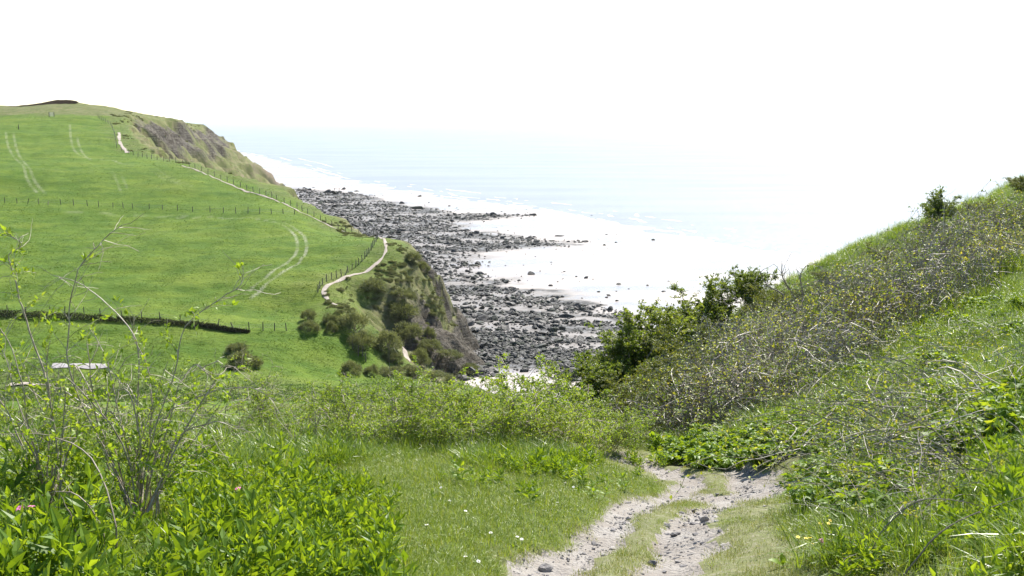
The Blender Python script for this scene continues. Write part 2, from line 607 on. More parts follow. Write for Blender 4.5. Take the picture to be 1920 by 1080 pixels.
# ------------------------------------------------------------------ far land: pasture, headland and cliffs
rows = [116.5]
while rows[-1] < 960:
    rows.append(rows[-1] * (1.0045 if rows[-1] < 235 else 1.0065))
rows = np.array(rows)
cols = np.concatenate([np.linspace(-1.1, -0.62, 60)[:-1], np.linspace(-0.62, 0.02, 760), np.linspace(0.02, 0.8, 60)[1:]])
T, Yr = np.meshgrid(cols, rows)
X = T * Yr
Y = Yr
Z = height(X, Y)
s, a, w = coast_s(X.ravel(), Y.ravel())
xr, yr = X.ravel(), Y.ravel()
t = np.clip(s / w, -1, 1.5)
n1 = fbm(xr / 5, yr / 5, 4); n2 = fbm(a / 7, t * 4, 4)
gzx = np.gradient(Z, axis=1) / np.maximum(np.gradient(X, axis=1), 1e-6)
steep = np.abs(gzx).ravel()
rock = sstep(0.12, 0.35, t + 0.10 * n2) * sstep(-0.6, -0.1, n2 + 0.9 * (t - 0.35) + 0.35 * (steep > 1.1))
# far headland: bare at its top, vegetated undercliff below
farh = sstep(380, 420, yr)
rock_far = np.maximum(sstep(0.06, 0.12, t + 0.03 * n1) * sstep(0.42, 0.30, t + 0.12 * n2) * sstep(-0.45, 0.0, n2 + 0.25), sstep(0.75, 0.9, t + 0.1 * n1))
rock = rock * (1 - farh) + rock_far * farh
rock = np.where((yr < 176) & (t < 0.9), rock * 0.2, rock)
scrub = sstep(-0.03, 0.08, t + 0.03 * n1) 
scrub = np.maximum(scrub, sstep(-9, -2, s + 4 * n1) * 0.45)
scrub = np.maximum(scrub, sstep(398, 410, yr + 5 * n1) * 0.9)
scrub = np.maximum(scrub, sstep(147, 128, yr + 4 * n1 + 0.02 * xr) * 0.40)
soil = sstep(0.35, 0.6, t + 0.15 * n2) * sstep(0.2, 0.6, fbm(xr / 22, yr / 22, 2)) * farh * 0.8
# the dark heather mound on the far top
mound = sstep(1.05, 0.75, np.hypot((xr - P(108, 195, 475)[0]) / 17, (yr - 472) / 14))
TRACKS = [([(60, 395), (130, 398), (230, 405), (330, 408), (467, 409), (533, 418)], 0.35, 0.35), ([(533, 418), (563, 437), (575, 460), (567, 483), (540, 507), (513, 527), (496, 542), (470, 560)], 0.45, 0.95),
          ([(130, 394), (233, 402), (340, 405), (443, 408), (520, 420)], 0.35, 0.3), ([(520, 420), (547, 434), (558, 460), (550, 480), (530, 497), (500, 523), (470, 545)], 0.45, 0.95),
          ([(10, 245), (15, 273), (25, 293), (43, 311), (50, 333), (70, 360)], 0.5, 0.5), ([(25, 250), (33, 285), (57, 320), (63, 335), (85, 362)], 0.5, 0.5),
          ([(131, 230), (133, 260), (140, 283), (160, 295), (200, 300), (250, 311)], 0.5, 0.5), ([(144, 255), (152, 283), (170, 300)], 0.5, 0.5), ([(210, 322), (222, 346), (228, 360)], 0.5, 0.3), ([(226, 325), (238, 350)], 0.5, 0.3),
          ([(280, 320), (310, 335), (345, 352)], 0.5, 0.3), ([(290, 317), (325, 336), (360, 352)], 0.5, 0.3)]
track = np.zeros(len(xr))
zone = (xr > -240) & (xr < -30) & (yr > 165) & (yr < 420)
for q, wd, st in TRACKS:
    ln = smooth_line([_hit(*k) for k in q], 6)
    d_, a2, _ = poly_dist(xr[zone], yr[zone], ln)
    track[zone] = np.maximum(track[zone], st * sstep(wd, wd * 0.45, d_) * np.clip(0.75 + 0.6 * fbm(a2 / 5, d_ * 0 + wd, 3), 0.1, 1))
tag(obj('coastal_land', make_mesh('coastal_land', np.stack([xr, yr, Z.ravel()], 1), grid_faces(len(rows), len(cols)), M_PAST,
        attrs={'scrub': np.clip(scrub, 0, 1), 'rock': np.clip(rock, 0, 1), 'soil': np.clip(np.maximum(soil, 0), 0, 1), 'track': track})), kind='structure')

# ------------------------------------------------------------------ beach
WATER = [(-700, 2200), S(470, 287)[:2], S(640, 333)[:2], S(740, 352)[:2], S(860, 372)[:2], S(960, 383)[:2], S(1080, 402)[:2], S(1200, 424)[:2], S(1300, 443)[:2], S(1420, 462)[:2], S(1520, 476)[:2], (170, 350), (420, 290), (900, 200)]
DRY = list(map(tuple, WATER)) + [(900, -500), (-3000, -500), (-3000, 2200)]


def water_d(x, y):
    d, a, _ = poly_dist(x, y, WATER)
    return np.where(inside(x, y, DRY), d, -d), a


ROCKS = [S(u, v, 0.6)[:2] for u, v in [(548, 352), (600, 356), (690, 366), (760, 384), (840, 397), (950, 399), (995, 402), (940, 409), (872, 417), (868, 430), (950, 440), (1020, 450), (1100, 452), (1060, 460), (985, 463), (920, 476),
                                       (885, 492), (890, 512), (960, 535), (1030, 548), (1095, 570), (1190, 592), (1230, 640), (1180, 720), (1060, 712), (1000, 690), (930, 695), (850, 720), (700, 600), (560, 400)]]


def beach_h(x, y):
    d, a = water_d(x, y)
    z = np.clip(d * 0.009, -1.5, 0.9) + 0.05 * fbm(x / 30, y / 12, 3)
    z += np.where(d > 3, 0.03 * fbm(x / 6, y / 2.5, 2), 0)
    return z


rows = np.geomspace(118, 2300, 420)
cols = np.linspace(-0.62, 0.62, 420)
T, Y = np.meshgrid(cols, rows); X = T * Y
xr, yr = X.ravel(), Y.ravel()
dr, _, _ = poly_dist(xr, yr, ROCKS, closed=True)
sr = np.where(inside(xr, yr, ROCKS), dr, -dr)
reef = sstep(-6, 5, sr + 6 * fbm(xr / 9, yr / 9, 3))
reef = reef * np.clip(0.85 + 0.9 * fbm(xr / 14, yr / 4.5, 3), 0.6, 1)
dw, _ = water_d(xr, yr)


def sand_mat():
    t = NT('wet_sand')
    n = t.noise(0.02, 4, 0.55, scl=(1, 2.2, 1))
    n2 = t.noise(0.6, 5, 0.7)
    c = t.ramp(n, [(0.35, (0.27, 0.235, 0.21)), (0.65, (0.36, 0.315, 0.285))])
    rf = t.attr('reef')
    c2 = t.ramp(n2, [(0.35, (0.025, 0.025, 0.024)), (0.58, (0.046, 0.044, 0.042)), (0.75, (0.18, 0.165, 0.155))])
    c = t.mix(rf, c, c2)
    rough = t.maprange(n, 0.42, 0.60, 0.22, 0.62)
    n3 = t.noise(1.2, 4, 0.6, scl=(1, 3, 1))
    rough = t.math('ADD', t.math('MULTIPLY', rough, t.math('SUBTRACT', 1.0, rf)), t.math('MULTIPLY', rf, t.maprange(n2, 0.5, 0.62, 0.9, 0.4)))
    p = t.principled(c, rough, 0.45, t.bump(t.math('ADD', n3, t.math('MULTIPLY', n2, rf)), 0.25, 0.15))
    return t.done(p)


tag(obj('beach', make_mesh('beach', np.stack([xr, yr, beach_h(xr, yr)], 1), grid_faces(420, 420), sand_mat(), attrs={'reef': reef})), kind='structure')

# ------------------------------------------------------------------ sea
def sea_mat():
    t = NT('sea_water')
    n = t.noise(0.10, 6, 0.68, scl=(0.6, 1.6, 1))
    n2 = t.noise(0.012, 3, 0.5, scl=(0.5, 2.0, 1))
    c = t.ramp(n2, [(0.35, (0.215, 0.220, 0.238)), (0.65, (0.255, 0.262, 0.28))])
    p = t.principled(c, 0.27, 0.22, t.bump(n, 0.55, 1.6))
    p.inputs['IOR'].default_value = 1.333
    return t.done(p)


rows = np.concatenate([[-4000], np.geomspace(150, 42000, 90)])
cols = np.linspace(-1, 1, 61)
T, Y = np.meshgrid(cols, rows)
X = T * (np.abs(Y) * 1.6 + 1500)
tag(obj('sea', make_mesh('sea', np.stack([X.ravel(), Y.ravel(), np.zeros(X.size)], 1), grid_faces(len(rows), 61), sea_mat())), kind='structure')

# ================================================================== SHAPE GENERATORS
def unit(v):
    v = np.asarray(v, float)
    return v / np.maximum(np.linalg.norm(v, axis=-1, keepdims=True), 1e-9)


class Geo:
    def __init__(self):
        self.v = []; self.f = []; self.n = 0

    def add(self, v, f):
        v = np.asarray(v, float).reshape(-1, 3); f = np.asarray(f, np.int64).reshape(-1, 3)
        self.v.append(v); self.f.append(f + self.n); self.n += len(v)

    def tube(self, pts, r0, r1=None, k=3):
        p = np.asarray(pts, float); n = len(p)
        r1 = r0 * 0.35 if r1 is None else r1
        r = np.linspace(r0, r1, n)
        d = unit(np.gradient(p, axis=0))
        ref = np.array((0.31, 0.17, 0.93))
        a = unit(np.cross(d, ref)); b = np.cross(d, a)
        th = np.arange(k) * 2 * math.pi / k
        ring = p[:, None] + r[:, None, None] * (np.cos(th)[None, :, None] * a[:, None] + np.sin(th)[None, :, None] * b[:, None])
        i = np.arange(n - 1)[:, None] * k; j = np.arange(k)[None]; j2 = (j + 1) % k
        q0, q1, q2, q3 = i + j, i + j2, i + k + j2, i + k + j
        f = np.concatenate([np.stack([q0, q1, q2], -1).reshape(-1, 3), np.stack([q0, q2, q3], -1).reshape(-1, 3)])
        self.add(ring, f)

    def leaves(self, p, d, size, wr=0.45, fold=0.15, droop=0.2, g=None):
        """folded pointed leaves: base p, direction d"""
        g = g or rng
        p = np.asarray(p, float); d = unit(d); n = len(p)
        if n == 0: return
        size = np.broadcast_to(np.asarray(size, float), (n,))[:, None]
        rv = unit(g.normal(size=(n, 3)) + np.array((0, 0, 1.2)))
        s = unit(np.cross(d, rv)); nn = np.cross(s, d)
        m = p + d * size * 0.45
        v = np.stack([p, m + s * size * wr * 0.5 + nn * size * fold, p + d * size - nn * size * droop, m - s * size * wr * 0.5 + nn * size * fold, m], 1)
        b = np.arange(n)[:, None] * 5
        f = np.concatenate([b + np.array([0, 4, 1]), b + np.array([1, 4, 2]), b + np.array([0, 3, 4]), b + np.array([3, 2, 4])], 0)
        self.add(v, f)

    def diamonds(self, p, d, size, wr=0.5, g=None):
        g = g or rng
        p = np.asarray(p, float); d = unit(d); n = len(p)
        size = np.broadcast_to(np.asarray(size, float), (n,))[:, None]
        s = unit(np.cross(d, g.normal(size=(n, 3))))
        m = p + d * size * 0.5
        v = np.stack([p, m + s * size * wr * 0.5, p + d * size, m - s * size * wr * 0.5], 1)
        b = np.arange(n)[:, None] * 4
        self.add(v, np.concatenate([b + np.array([0, 1, 2]), b + np.array([0, 2, 3])], 0))

    def blades(self, p, ang, lean, length, width, bend):
        """grass blades, three segments"""
        n = len(p)
        d = np.stack([np.cos(ang), np.sin(ang), np.zeros(n)], 1)
        s = np.stack([-np.sin(ang), np.cos(ang), np.zeros(n)], 1)
        up = np.array((0, 0, 1.0))
        vs = []
        c = np.asarray(p, float).copy(); th = lean.copy()
        for k, wk in enumerate((1.0, 0.85, 0.55)):
            vs.append(c - s * (width * wk / 2)[:, None]); vs.append(c + s * (width * wk / 2)[:, None])
            c = c + (d * np.sin(th)[:, None] + up * np.cos(th)[:, None]) * (length / 3)[:, None]
            th = th + bend
        vs.append(c)
        v = np.stack(vs, 1); b = np.arange(n)[:, None] * 7
        f = np.concatenate([b + np.array(q) for q in ([0, 1, 3], [0, 3, 2], [2, 3, 5], [2, 5, 4], [4, 5, 6])], 0)
        self.add(v, f)

    def mesh(self, name, mat, smooth=False):
        return make_mesh(name, np.concatenate(self.v), np.concatenate(self.f), mat, smooth=smooth)


# ------------------------------------------------------------------ foliage materials
M_GRASS = leaf_mat('grass_blade', [(0.0, (0.11, 0.185, 0.020)), (0.45, (0.165, 0.255, 0.030)), (0.8, (0.225, 0.30, 0.05)), (1.0, (0.40, 0.38, 0.16))], 0.45, rough=0.36, spec=0.5)
M_LAWN = leaf_mat('lawn_blade', [(0.0, (0.145, 0.22, 0.026)), (0.5, (0.205, 0.28, 0.040)), (0.85, (0.28, 0.32, 0.075)), (1.0, (0.42, 0.38, 0.19))], 0.45, rough=0.42, spec=0.4)
M_DRYG = leaf_mat('worn_blade', [(0.0, (0.17, 0.23, 0.05)), (0.5, (0.25, 0.27, 0.09)), (1.0, (0.38, 0.34, 0.19))], 0.35, rough=0.6, spec=0.25)
M_LEAFY = leaf_mat('broad_leaf', [(0.0, (0.09, 0.17, 0.015)), (0.5, (0.16, 0.27, 0.026)), (0.85, (0.24, 0.35, 0.042)), (1.0, (0.36, 0.42, 0.075))], 0.48, tint=(1.6, 1.3, 0.4), rough=0.48, spec=0.32)
M_FRESH = leaf_mat('fresh_leaf', [(0.0, (0.14, 0.22, 0.028)), (0.5, (0.23, 0.33, 0.042)), (1.0, (0.36, 0.42, 0.075))], 0.5, tint=(1.3, 1.25, 0.4))
M_GREEN = leaf_mat('shrub_leaf', [(0.0, (0.085, 0.135, 0.025)), (0.5, (0.145, 0.205, 0.036)), (1.0, (0.24, 0.28, 0.06))], 0.55)
M_OLIVE = leaf_mat('olive_leaf', [(0.0, (0.08, 0.10, 0.025)), (0.5, (0.125, 0.15, 0.038)), (1.0, (0.20, 0.21, 0.06))], 0.4)
M_BRLEAF = leaf_mat('bramble_leaf', [(0.0, (0.075, 0.14, 0.022)), (0.45, (0.18, 0.25, 0.04)), (0.8, (0.36, 0.38, 0.07)), (1.0, (0.48, 0.42, 0.10))], 0.42)
M_DARKB = leaf_mat('thorn_twig', [(0.0, (0.09, 0.108, 0.05)), (0.6, (0.15, 0.17, 0.08)), (1.0, (0.24, 0.25, 0.145))], 0.45, tint=(1.2, 1.15, 0.7), rough=0.7, spec=0.15)
M_PASTT = leaf_mat('pasture_tuft', [(0.0, (0.045, 0.09, 0.010)), (0.6, (0.075, 0.135, 0.015)), (1.0, (0.15, 0.19, 0.035))], 0.45)
M_BARK = plain_mat('bark', (0.17, 0.125, 0.085), (0.36, 0.30, 0.23), 30, 0.6, 0.4)
M_CANE = leaf_mat('bramble_cane', [(0.0, (0.12, 0.095, 0.072)), (0.55, (0.25, 0.21, 0.17)), (1.0, (0.55, 0.50, 0.44))], 0.0, rough=0.55, spec=0.4)
M_POST = plain_mat('weathered_wood', (0.07, 0.06, 0.05), (0.16, 0.14, 0.12), 8, 0.85)


# ------------------------------------------------------------------ scattering (only for what nobody could count)
def scatter(name, protos, pts, rot, scl, idx, label, cat):
    c = bpy.data.collections.new(name + '_pieces')
    for i, me in enumerate(protos):
        c.objects.link(bpy.data.objects.new('%s_piece_%02d' % (name, i), me))
    pts = np.asarray(pts, np.float32)
    m = bpy.data.meshes.new(name)
    m.vertices.add(len(pts)); m.vertices.foreach_set('co', pts.ravel())
    a = m.attributes.new('rot', 'FLOAT_VECTOR', 'POINT'); a.data.foreach_set('vector', np.asarray(rot, np.float32).ravel())
    a = m.attributes.new('scl', 'FLOAT_VECTOR', 'POINT')
    s = np.asarray(scl, np.float32)
    if s.ndim == 1: s = np.repeat(s[:, None], 3, 1)
    a.data.foreach_set('vector', np.ascontiguousarray(s).ravel())
    a = m.attributes.new('idx', 'INT', 'POINT'); a.data.foreach_set('value', np.asarray(idx, np.int32))
    o = obj(name, m)
    ng = bpy.data.node_groups.new(name, 'GeometryNodeTree')
    ng.interface.new_socket('Geometry', in_out='INPUT', socket_type='NodeSocketGeometry')
    ng.interface.new_socket('Geometry', in_out='OUTPUT', socket_type='NodeSocketGeometry')
    gi = ng.nodes.new('NodeGroupInput'); go = ng.nodes.new('NodeGroupOutput')
    ip = ng.nodes.new('GeometryNodeInstanceOnPoints')
    ci = ng.nodes.new('GeometryNodeCollectionInfo')
    ci.inputs['Collection'].default_value = c
    ci.inputs['Separate Children'].default_value = True
    ci.inputs['Reset Children'].default_value = True
    ip.inputs['Pick Instance'].default_value = True

    def na(nm, ty):
        n = ng.nodes.new('GeometryNodeInputNamedAttribute'); n.data_type = ty
        n.inputs['Name'].default_value = nm
        return n.outputs['Attribute']
    ng.links.new(gi.outputs[0], ip.inputs['Points'])
    ng.links.new(ci.outputs[0], ip.inputs['Instance'])
    ng.links.new(na('idx', 'INT'), ip.inputs['Instance Index'])
    er = ng.nodes.new('FunctionNodeEulerToRotation')
    ng.links.new(na('rot', 'FLOAT_VECTOR'), er.inputs[0])
    ng.links.new(er.outputs[0], ip.inputs['Rotation'])
    ng.links.new(na('scl', 'FLOAT_VECTOR'), ip.inputs['Scale'])
    ng.links.new(ip.outputs[0], go.inputs[0])
    md = o.modifiers.new('scatter', 'NODES'); md.node_group = ng
    tag(o, label, cat, kind='stuff')
    return o


def zrot(n, tilt=0.12):
    r = rng.normal(0, tilt, (n, 3)); r[:, 2] = rng.random(n) * 2 * math.pi
    return r


# ------------------------------------------------------------------ plant prototypes
def grass_tuft(name, n, rad, l0, l1, w, mat, spread=0.5):
    g = Geo()
    a = rng.random(n) * 6.283; r = rad * np.sqrt(rng.random(n))
    p = np.stack([np.cos(a) * r, np.sin(a) * r, np.full(n, -0.02)], 1)
    ang = a + rng.normal(0, 0.9, n)
    g.blades(p, ang, np.abs(rng.normal(0.15, spread * 0.5, n)), rng.uniform(l0, l1, n), rng.uniform(0.7, 1.2, n) * w, rng.uniform(0.1, 0.55, n))
    return g.mesh(name, mat)


LONG = [grass_tuft('long_grass', 36, 0.15, 0.10, 0.38, 0.0075, M_GRASS, 1.1) for k in range(5)]
SHORT = [grass_tuft('short_grass', 50, 0.15, 0.04, 0.13, 0.005, M_LAWN, 1.5) for k in range(5)]
WORN = [grass_tuft('worn_grass', 30, 0.13, 0.02, 0.075, 0.005, M_DRYG, 1.3) for k in range(4)]
PTUFT = [grass_tuft('pasture_tuft', 9, 0.22, 0.10, 0.30, 0.07, M_PASTT, 1.1) for k in range(3)]


def leafy_plant(name, h, nst, mat, ls=0.085, wr=0.34):
    g = Geo()
    for k in range(nst):
        a = rng.random() * 6.283; r = 0.09 * math.sqrt(rng.random())
        top = np.array((math.cos(a) * (r + 0.06), math.sin(a) * (r + 0.06), h * rng.uniform(0.7, 1.1)))
        b = np.array((math.cos(a) * r, math.sin(a) * r, -0.02))
        g.tube(np.linspace(b, top, 4), 0.003, 0.002)
        n = 15
        t = np.linspace(0.15, 1.0, n)
        p = b + (top - b) * t[:, None]
        la = np.arange(n) * 2.4 + a
        el = np.interp(t, [0, 0.7, 1], [0.25, 0.6, 1.15])
        d = np.stack([np.cos(la) * np.cos(el), np.sin(la) * np.cos(el), np.sin(el)], 1)
        g.leaves(p, d, ls * rng.uniform(0.7, 1.15, n) * np.interp(t, [0, 0.6, 1], [1, 1.05, 0.7]), wr, 0.06, 0.12)
    return g.mesh(name, mat)


LEAFY = [leafy_plant('leafy_herb', rng.uniform(0.16, 0.36), (2, 4, 3, 2, 3)[k], M_LEAFY, (0.10, 0.085, 0.12, 0.11, 0.095)[k]) for k in range(5)]


def broad_clump(name, n=22, ls=0.105, mat=None):
    g = Geo()
    for k in range(n):
        a = rng.random() * 6.283; L = rng.uniform(0.10, 0.24); el = rng.uniform(0.5, 1.2)
        e = np.array((math.cos(a) * math.cos(el), math.sin(a) * math.cos(el), math.sin(el))) * L
        g.tube(np.linspace((0, 0, -0.02), e, 3), 0.004, 0.003)
        m = 5
        aa = a + np.linspace(-1.1, 1.1, m)
        d = np.stack([np.cos(aa), np.sin(aa), np.full(m, rng.uniform(-0.1, 0.5))], 1)
        g.leaves(np.repeat(e[None], m, 0), d, ls * rng.uniform(0.5, 1.0, m), 0.55, 0.05, 0.25)
    return g.mesh(name, mat or M_LEAFY)


BROAD = [broad_clump('broad_leaf_clump') for k in range(4)]


def walk(p, d, L, n, wander, droop, g):
    """a growing shoot"""
    pts = [np.array(p, float)]; d = unit(np.array(d, float))
    for k in range(n):
        d = unit(d + g.normal(0, wander, 3) + np.array((0, 0, -droop)))
        pts.append(pts[-1] + d * L / n)
    return np.array(pts)


def along(pts, t):
    t = np.asarray(t) * (len(pts) - 1); i = np.minimum(t.astype(int), len(pts) - 2); f = (t - i)[:, None]
    return pts[i] * (1 - f) + pts[i + 1] * f, unit(pts[i + 1] - pts[i])


def shrub(seed, H=1.5, spread=0.8, nst=9, ntw=14, nsub=3, leaf=0.035, lden=16, bare=0.25, droop=0.05, stem_r=0.011, mat=None, bark=None):
    """upright branching shrub -> (wood mesh, leaf mesh)"""
    g = np.random.default_rng(seed); W = Geo(); Lf = Geo()
    lp, ld = [], []
    for k in range(nst):
        a = g.random() * 6.283; tl = g.uniform(0.05, 0.75) * spread
        d = np.array((math.cos(a) * tl, math.sin(a) * tl, 1.0))
        L = H * g.uniform(0.65, 1.15)
        st = walk((math.cos(a) * 0.12 * H * g.random(), math.sin(a) * 0.12 * H * g.random(), -0.05), d, L, 9, 0.11, droop, g)
        W.tube(st, stem_r * g.uniform(0.7, 1.2), stem_r * 0.25)
        for j in range(ntw):
            t0 = np.array([g.uniform(0.22, 0.98)])
            p, dd = along(st, t0)
            a2 = g.random() * 6.283
            d2 = unit(dd[0] * 0.6 + np.array((math.cos(a2), math.sin(a2), g.uniform(-0.1, 0.7))) * 0.9)
            L2 = H * g.uniform(0.16, 0.40) * (1.15 - 0.6 * t0[0])
            tw = walk(p[0], d2, L2, 5, 0.2, droop * 2, g)
            W.tube(tw, stem_r * 0.42, stem_r * 0.15)
            lines = [tw]
            for q in range(nsub):
                p3, d3 = along(tw, np.array([g.uniform(0.2, 0.95)]))
                s3 = walk(p3[0], unit(d3[0] + g.normal(0, 0.8, 3)), L2 * g.uniform(0.3, 0.6), 3, 0.25, droop, g)
                W.tube(s3, stem_r * 0.25, stem_r * 0.12)
                lines.append(s3)
            if g.random() > bare:
                for ln in lines:
                    n = max(2, int(lden * (0.4 if ln is not tw else 1)))
                    q, dq = along(ln, g.uniform(0.1, 1, n))
                    lp.append(q); ld.append(unit(dq * 0.5 + g.normal(0, 0.75, (n, 3)) + np.array((0, 0, 0.3))))
    lp = np.concatenate(lp); ld = np.concatenate(ld)
    Lf.leaves(lp, ld, leaf * g.uniform(0.5, 1.2, len(lp)), 0.5, 0.08, 0.15, g)
    return W.mesh('shrub_wood', bark or M_BARK), Lf.mesh('shrub_leaves', mat or M_FRESH)


def bramble(seed, rx=1.8, ry=1.5, h=1.2, n=260, leaf=0.045, lden=9, r=0.006, dead=0.35, hero=0.14):
    """tangled mound of arching canes -> (cane mesh, leaf mesh)"""
    g = np.random.default_rng(seed); W = Geo(); Lf = Geo(); lp, ld = [], []
    for k in range(n):
        a = g.random() * 6.283; q = math.sqrt(g.random())
        b = np.array((math.cos(a) * q * rx, math.sin(a) * q * ry, 0.0))
        top = h * math.sqrt(max(0.05, 1 - q * q * 0.9)) * g.uniform(0.45, 1.12)
        a2 = g.random() * 6.283; L = g.uniform(0.5, 1.5)
        e = b + np.array((math.cos(a2) * L, math.sin(a2) * L, top * g.uniform(0.1, 0.9)))
        t = np.linspace(0, 1, 8)[:, None]
        c = b * (1 - t) + e * t
        c[:, 2] += (4 * t * (1 - t))[:, 0] * top * 0.75 + 0.0
        c += np.cumsum(g.normal(0, 0.022, (8, 3)), 0)
        W.tube(c, r * g.uniform(0.6, 1.4), r * 0.4)
        for j in range(2):
            p3, d3 = along(c, np.array([g.uniform(0.2, 0.95)]))
            s3 = walk(p3[0], unit(d3[0] + g.normal(0, 0.9, 3)), g.uniform(0.15, 0.45), 3, 0.3, 0.05, g)
            W.tube(s3, r * 0.55, r * 0.3)
            if g.random() > dead:
                m = max(2, lden // 3)
                qq, dq = along(s3, g.uniform(0.2, 1, m)); lp.append(qq); ld.append(g.normal(0, 1, (m, 3)) + (0, 0, 0.5))
        if g.random() > dead:
            qq, dq = along(c, g.uniform(0.25, 1, lden)); lp.append(qq); ld.append(g.normal(0, 1, (lden, 3)) + (0, 0, 0.5))
    lp = np.concatenate(lp); ld = np.concatenate(ld)
    Lf.leaves(lp, ld, leaf * g.uniform(0.5, 1.2, len(lp)), 0.6, 0.08, 0.15, g)
    for k in range(int(n * hero)):                 # long pale dead canes lying over the top
        a = g.random() * 6.283; a2 = g.random() * 6.283; q = math.sqrt(g.random()) * 0.85
        b = np.array((math.cos(a) * rx * q, math.sin(a) * ry * q, h * math.sqrt(1 - q * q) * g.uniform(0.5, 1.0)))
        c = walk(b, (math.cos(a2), math.sin(a2), g.uniform(0.0, 0.8)), g.uniform(0.6, 1.6), 8, 0.2, 0.12, g)
        W.tube(c, r * 1.5, r * 0.6)
    return W.mesh('bramble_canes', M_CANE), Lf.mesh('bramble_leaves', M_BRLEAF)


def thorn_bush(seed, n=5200, fs=0.27):
    """wind-clipped dome, unit size (radius 1, height 1): twigs in shells of clumps -> (stem mesh, foliage mesh)"""
    g = np.random.default_rng(seed); W = Geo(); Lf = Geo()
    nc = 46
    c = unit(g.normal(size=(nc, 3))); c[:, 2] = np.abs(c[:, 2])
    c = c * np.array((0.80, 0.80, 0.80)) * g.uniform(0.72, 1.0, (nc, 1))
    k = g.integers(0, nc, n)
    off = unit(g.normal(size=(n, 3))) * g.random((n, 1)) ** 0.6 * 0.25
    p = c[k] + off
    p[:, 2] = np.maximum(p[:, 2], 0.02)
    d = unit(p * np.array((1, 1, 1.3)) + g.normal(0, 0.45, (n, 3)))
    Lf.diamonds(p, d, fs * g.uniform(0.15, 0.6, n), 0.28, g)
    for i in range(10):
        W.tube(np.linspace((0.1 * g.normal(), 0.1 * g.normal(), -0.1), c[g.integers(0, nc)] * 0.9, 4), 0.03, 0.01)
    return W.mesh('bush_stems', M_BARK), Lf.mesh('bush_foliage', M_DARKB)


THORN = [thorn_bush(100 + k) for k in range(5)]

# ================================================================== FAR THINGS
def G(u, v, y0=110.0, y1=520.0, n=700):
    """where the sight line of (u, v) meets the ground"""
    Yq = np.geomspace(y0, y1, n)
    dv = 540 - v
    yw = FPX * CP + dv * SP; zw = -FPX * SP + dv * CP
    xs = (u - 960) * Yq / yw; zs = CAM_H + zw * Yq / yw
    hh = height(xs, Yq)
    k = np.argmax(zs < hh)
    if zs[k] >= hh[k]:
        k = int(np.argmin(zs - hh))
    if k > 0:
        a = zs[k - 1] - hh[k - 1]; b = zs[k] - hh[k]
        f = a / (a - b) if a != b else 0
        Yp = Yq[k - 1] + (Yq[k] - Yq[k - 1]) * np.clip(f, 0, 1)
    else:
        Yp = Yq[0]
    x = (u - 960) * Yp / yw
    return np.array((x, Yp, h1(x, Yp)))


# ------------------------------------------------------------------ fences: every post a part
def post_mesh(seed):
    g = np.random.default_rng(seed); G_ = Geo()
    G_.tube(np.array([(0, 0, -0.3), (0.01, 0, 0.5), (0.0, 0.01, 1.25), (0, 0, 1.30)]) + g.normal(0, 0.012, (4, 3)), 0.085, 0.07, 6)
    return G_.mesh('post', M_POST)


POSTS = [post_mesh(k) for k in range(4)]
M_WIRE = plain_mat('galvanised_wire', (0.12, 0.12, 0.12), (0.2, 0.2, 0.2), 5, 0.5)


def fence(pts, label, wires=(0.55, 0.95), lean=None, hgt=1.0, wire_r=0.012):
    e = empty('post_and_wire_fence', pts[0]); tag(e, label, 'fence', 'fences of the coastal pasture')
    for i, p in enumerate(pts):
        o = obj('post', POSTS[i % 4], e, p - pts[0])
        tl = (lean or {}).get(i, (0, 0))
        o.rotation_euler = (random.uniform(-.06, .06) + tl[0], random.uniform(-.06, .06) + tl[1], random.uniform(0, 6))
        s = random.uniform(0.9, 1.15) * hgt
        o.scale = (1, 1, s)
    for w in wires:
        g = Geo()
        q = np.array(pts) - pts[0] + (0, 0, w)
        g.tube(q, wire_r, wire_r)
        obj('wire', g.mesh('wire', M_WIRE), e)
    return e


mid = [(-20, 379), (9, 380), (32, 381), (52, 382), (72, 383), (90, 384), (114, 384), (138, 385), (164, 386), (185, 388), (212, 389), (231, 390), (249, 391), (280, 392), (305, 393), (333, 395), (361, 397), (394, 398),
       (419, 399), (442, 400), (465, 400), (487, 401), (509, 401), (531, 401), (552, 402)]
fence([G(*q, 180, 300) for q in mid], 'long fence of dark posts running straight across the middle of the pasture', lean={4: (0, 0.5), 5: (0.1, -0.7), 3: (0, -0.25)})
up = [(184, 221), (187, 223), (190, 225), (194, 227), (198, 229), (203, 232), (207, 235), (210, 239), (212, 244), (214, 250), (215, 256), (217, 263), (218, 270), (219, 278)]
fence([G(*q, 260, 440) for q in up], 'fence of closely set posts climbing the far hill beside the cliff')
coast = [(228, 283), (242, 288), (250, 291), (259, 294), (267, 295), (276, 297), (284, 298), (295, 300), (307, 302), (318, 303), (330, 304), (343, 308), (355, 312), (366, 316), (378, 321), (390, 326), (402, 331), (414, 336), (426, 341), (438, 346), (451, 351),
         (463, 356), (475, 360), (487, 364), (499, 367), (510, 371), (519, 375), (533, 381), (545, 386), (557, 391), (567, 396), (577, 401), (589, 407), (601, 413), (611, 418), (622, 424), (634, 429), (648, 434), (660, 437), (673, 439), (686, 440), (700, 443)]
fence([G(*q, 190, 360) for q in coast], 'long fence along the cliff edge footpath above the cove')
head = [(708, 448), (705, 454), (702, 459), (699, 464), (696, 469), (692, 475), (688, 480), (684, 485), (679, 490), (673, 496), (667, 501), (660, 506), (653, 511), (648, 515), (640, 518), (631, 521), (622, 524), (612, 528), (605, 534), (600, 541), (596, 548)]
fence([G(*q, 150, 240) for q in head], 'fence of weathered posts beside the curving path on the near headland', lean={13: (0.2, 0.3), 12: (0, -0.2)})
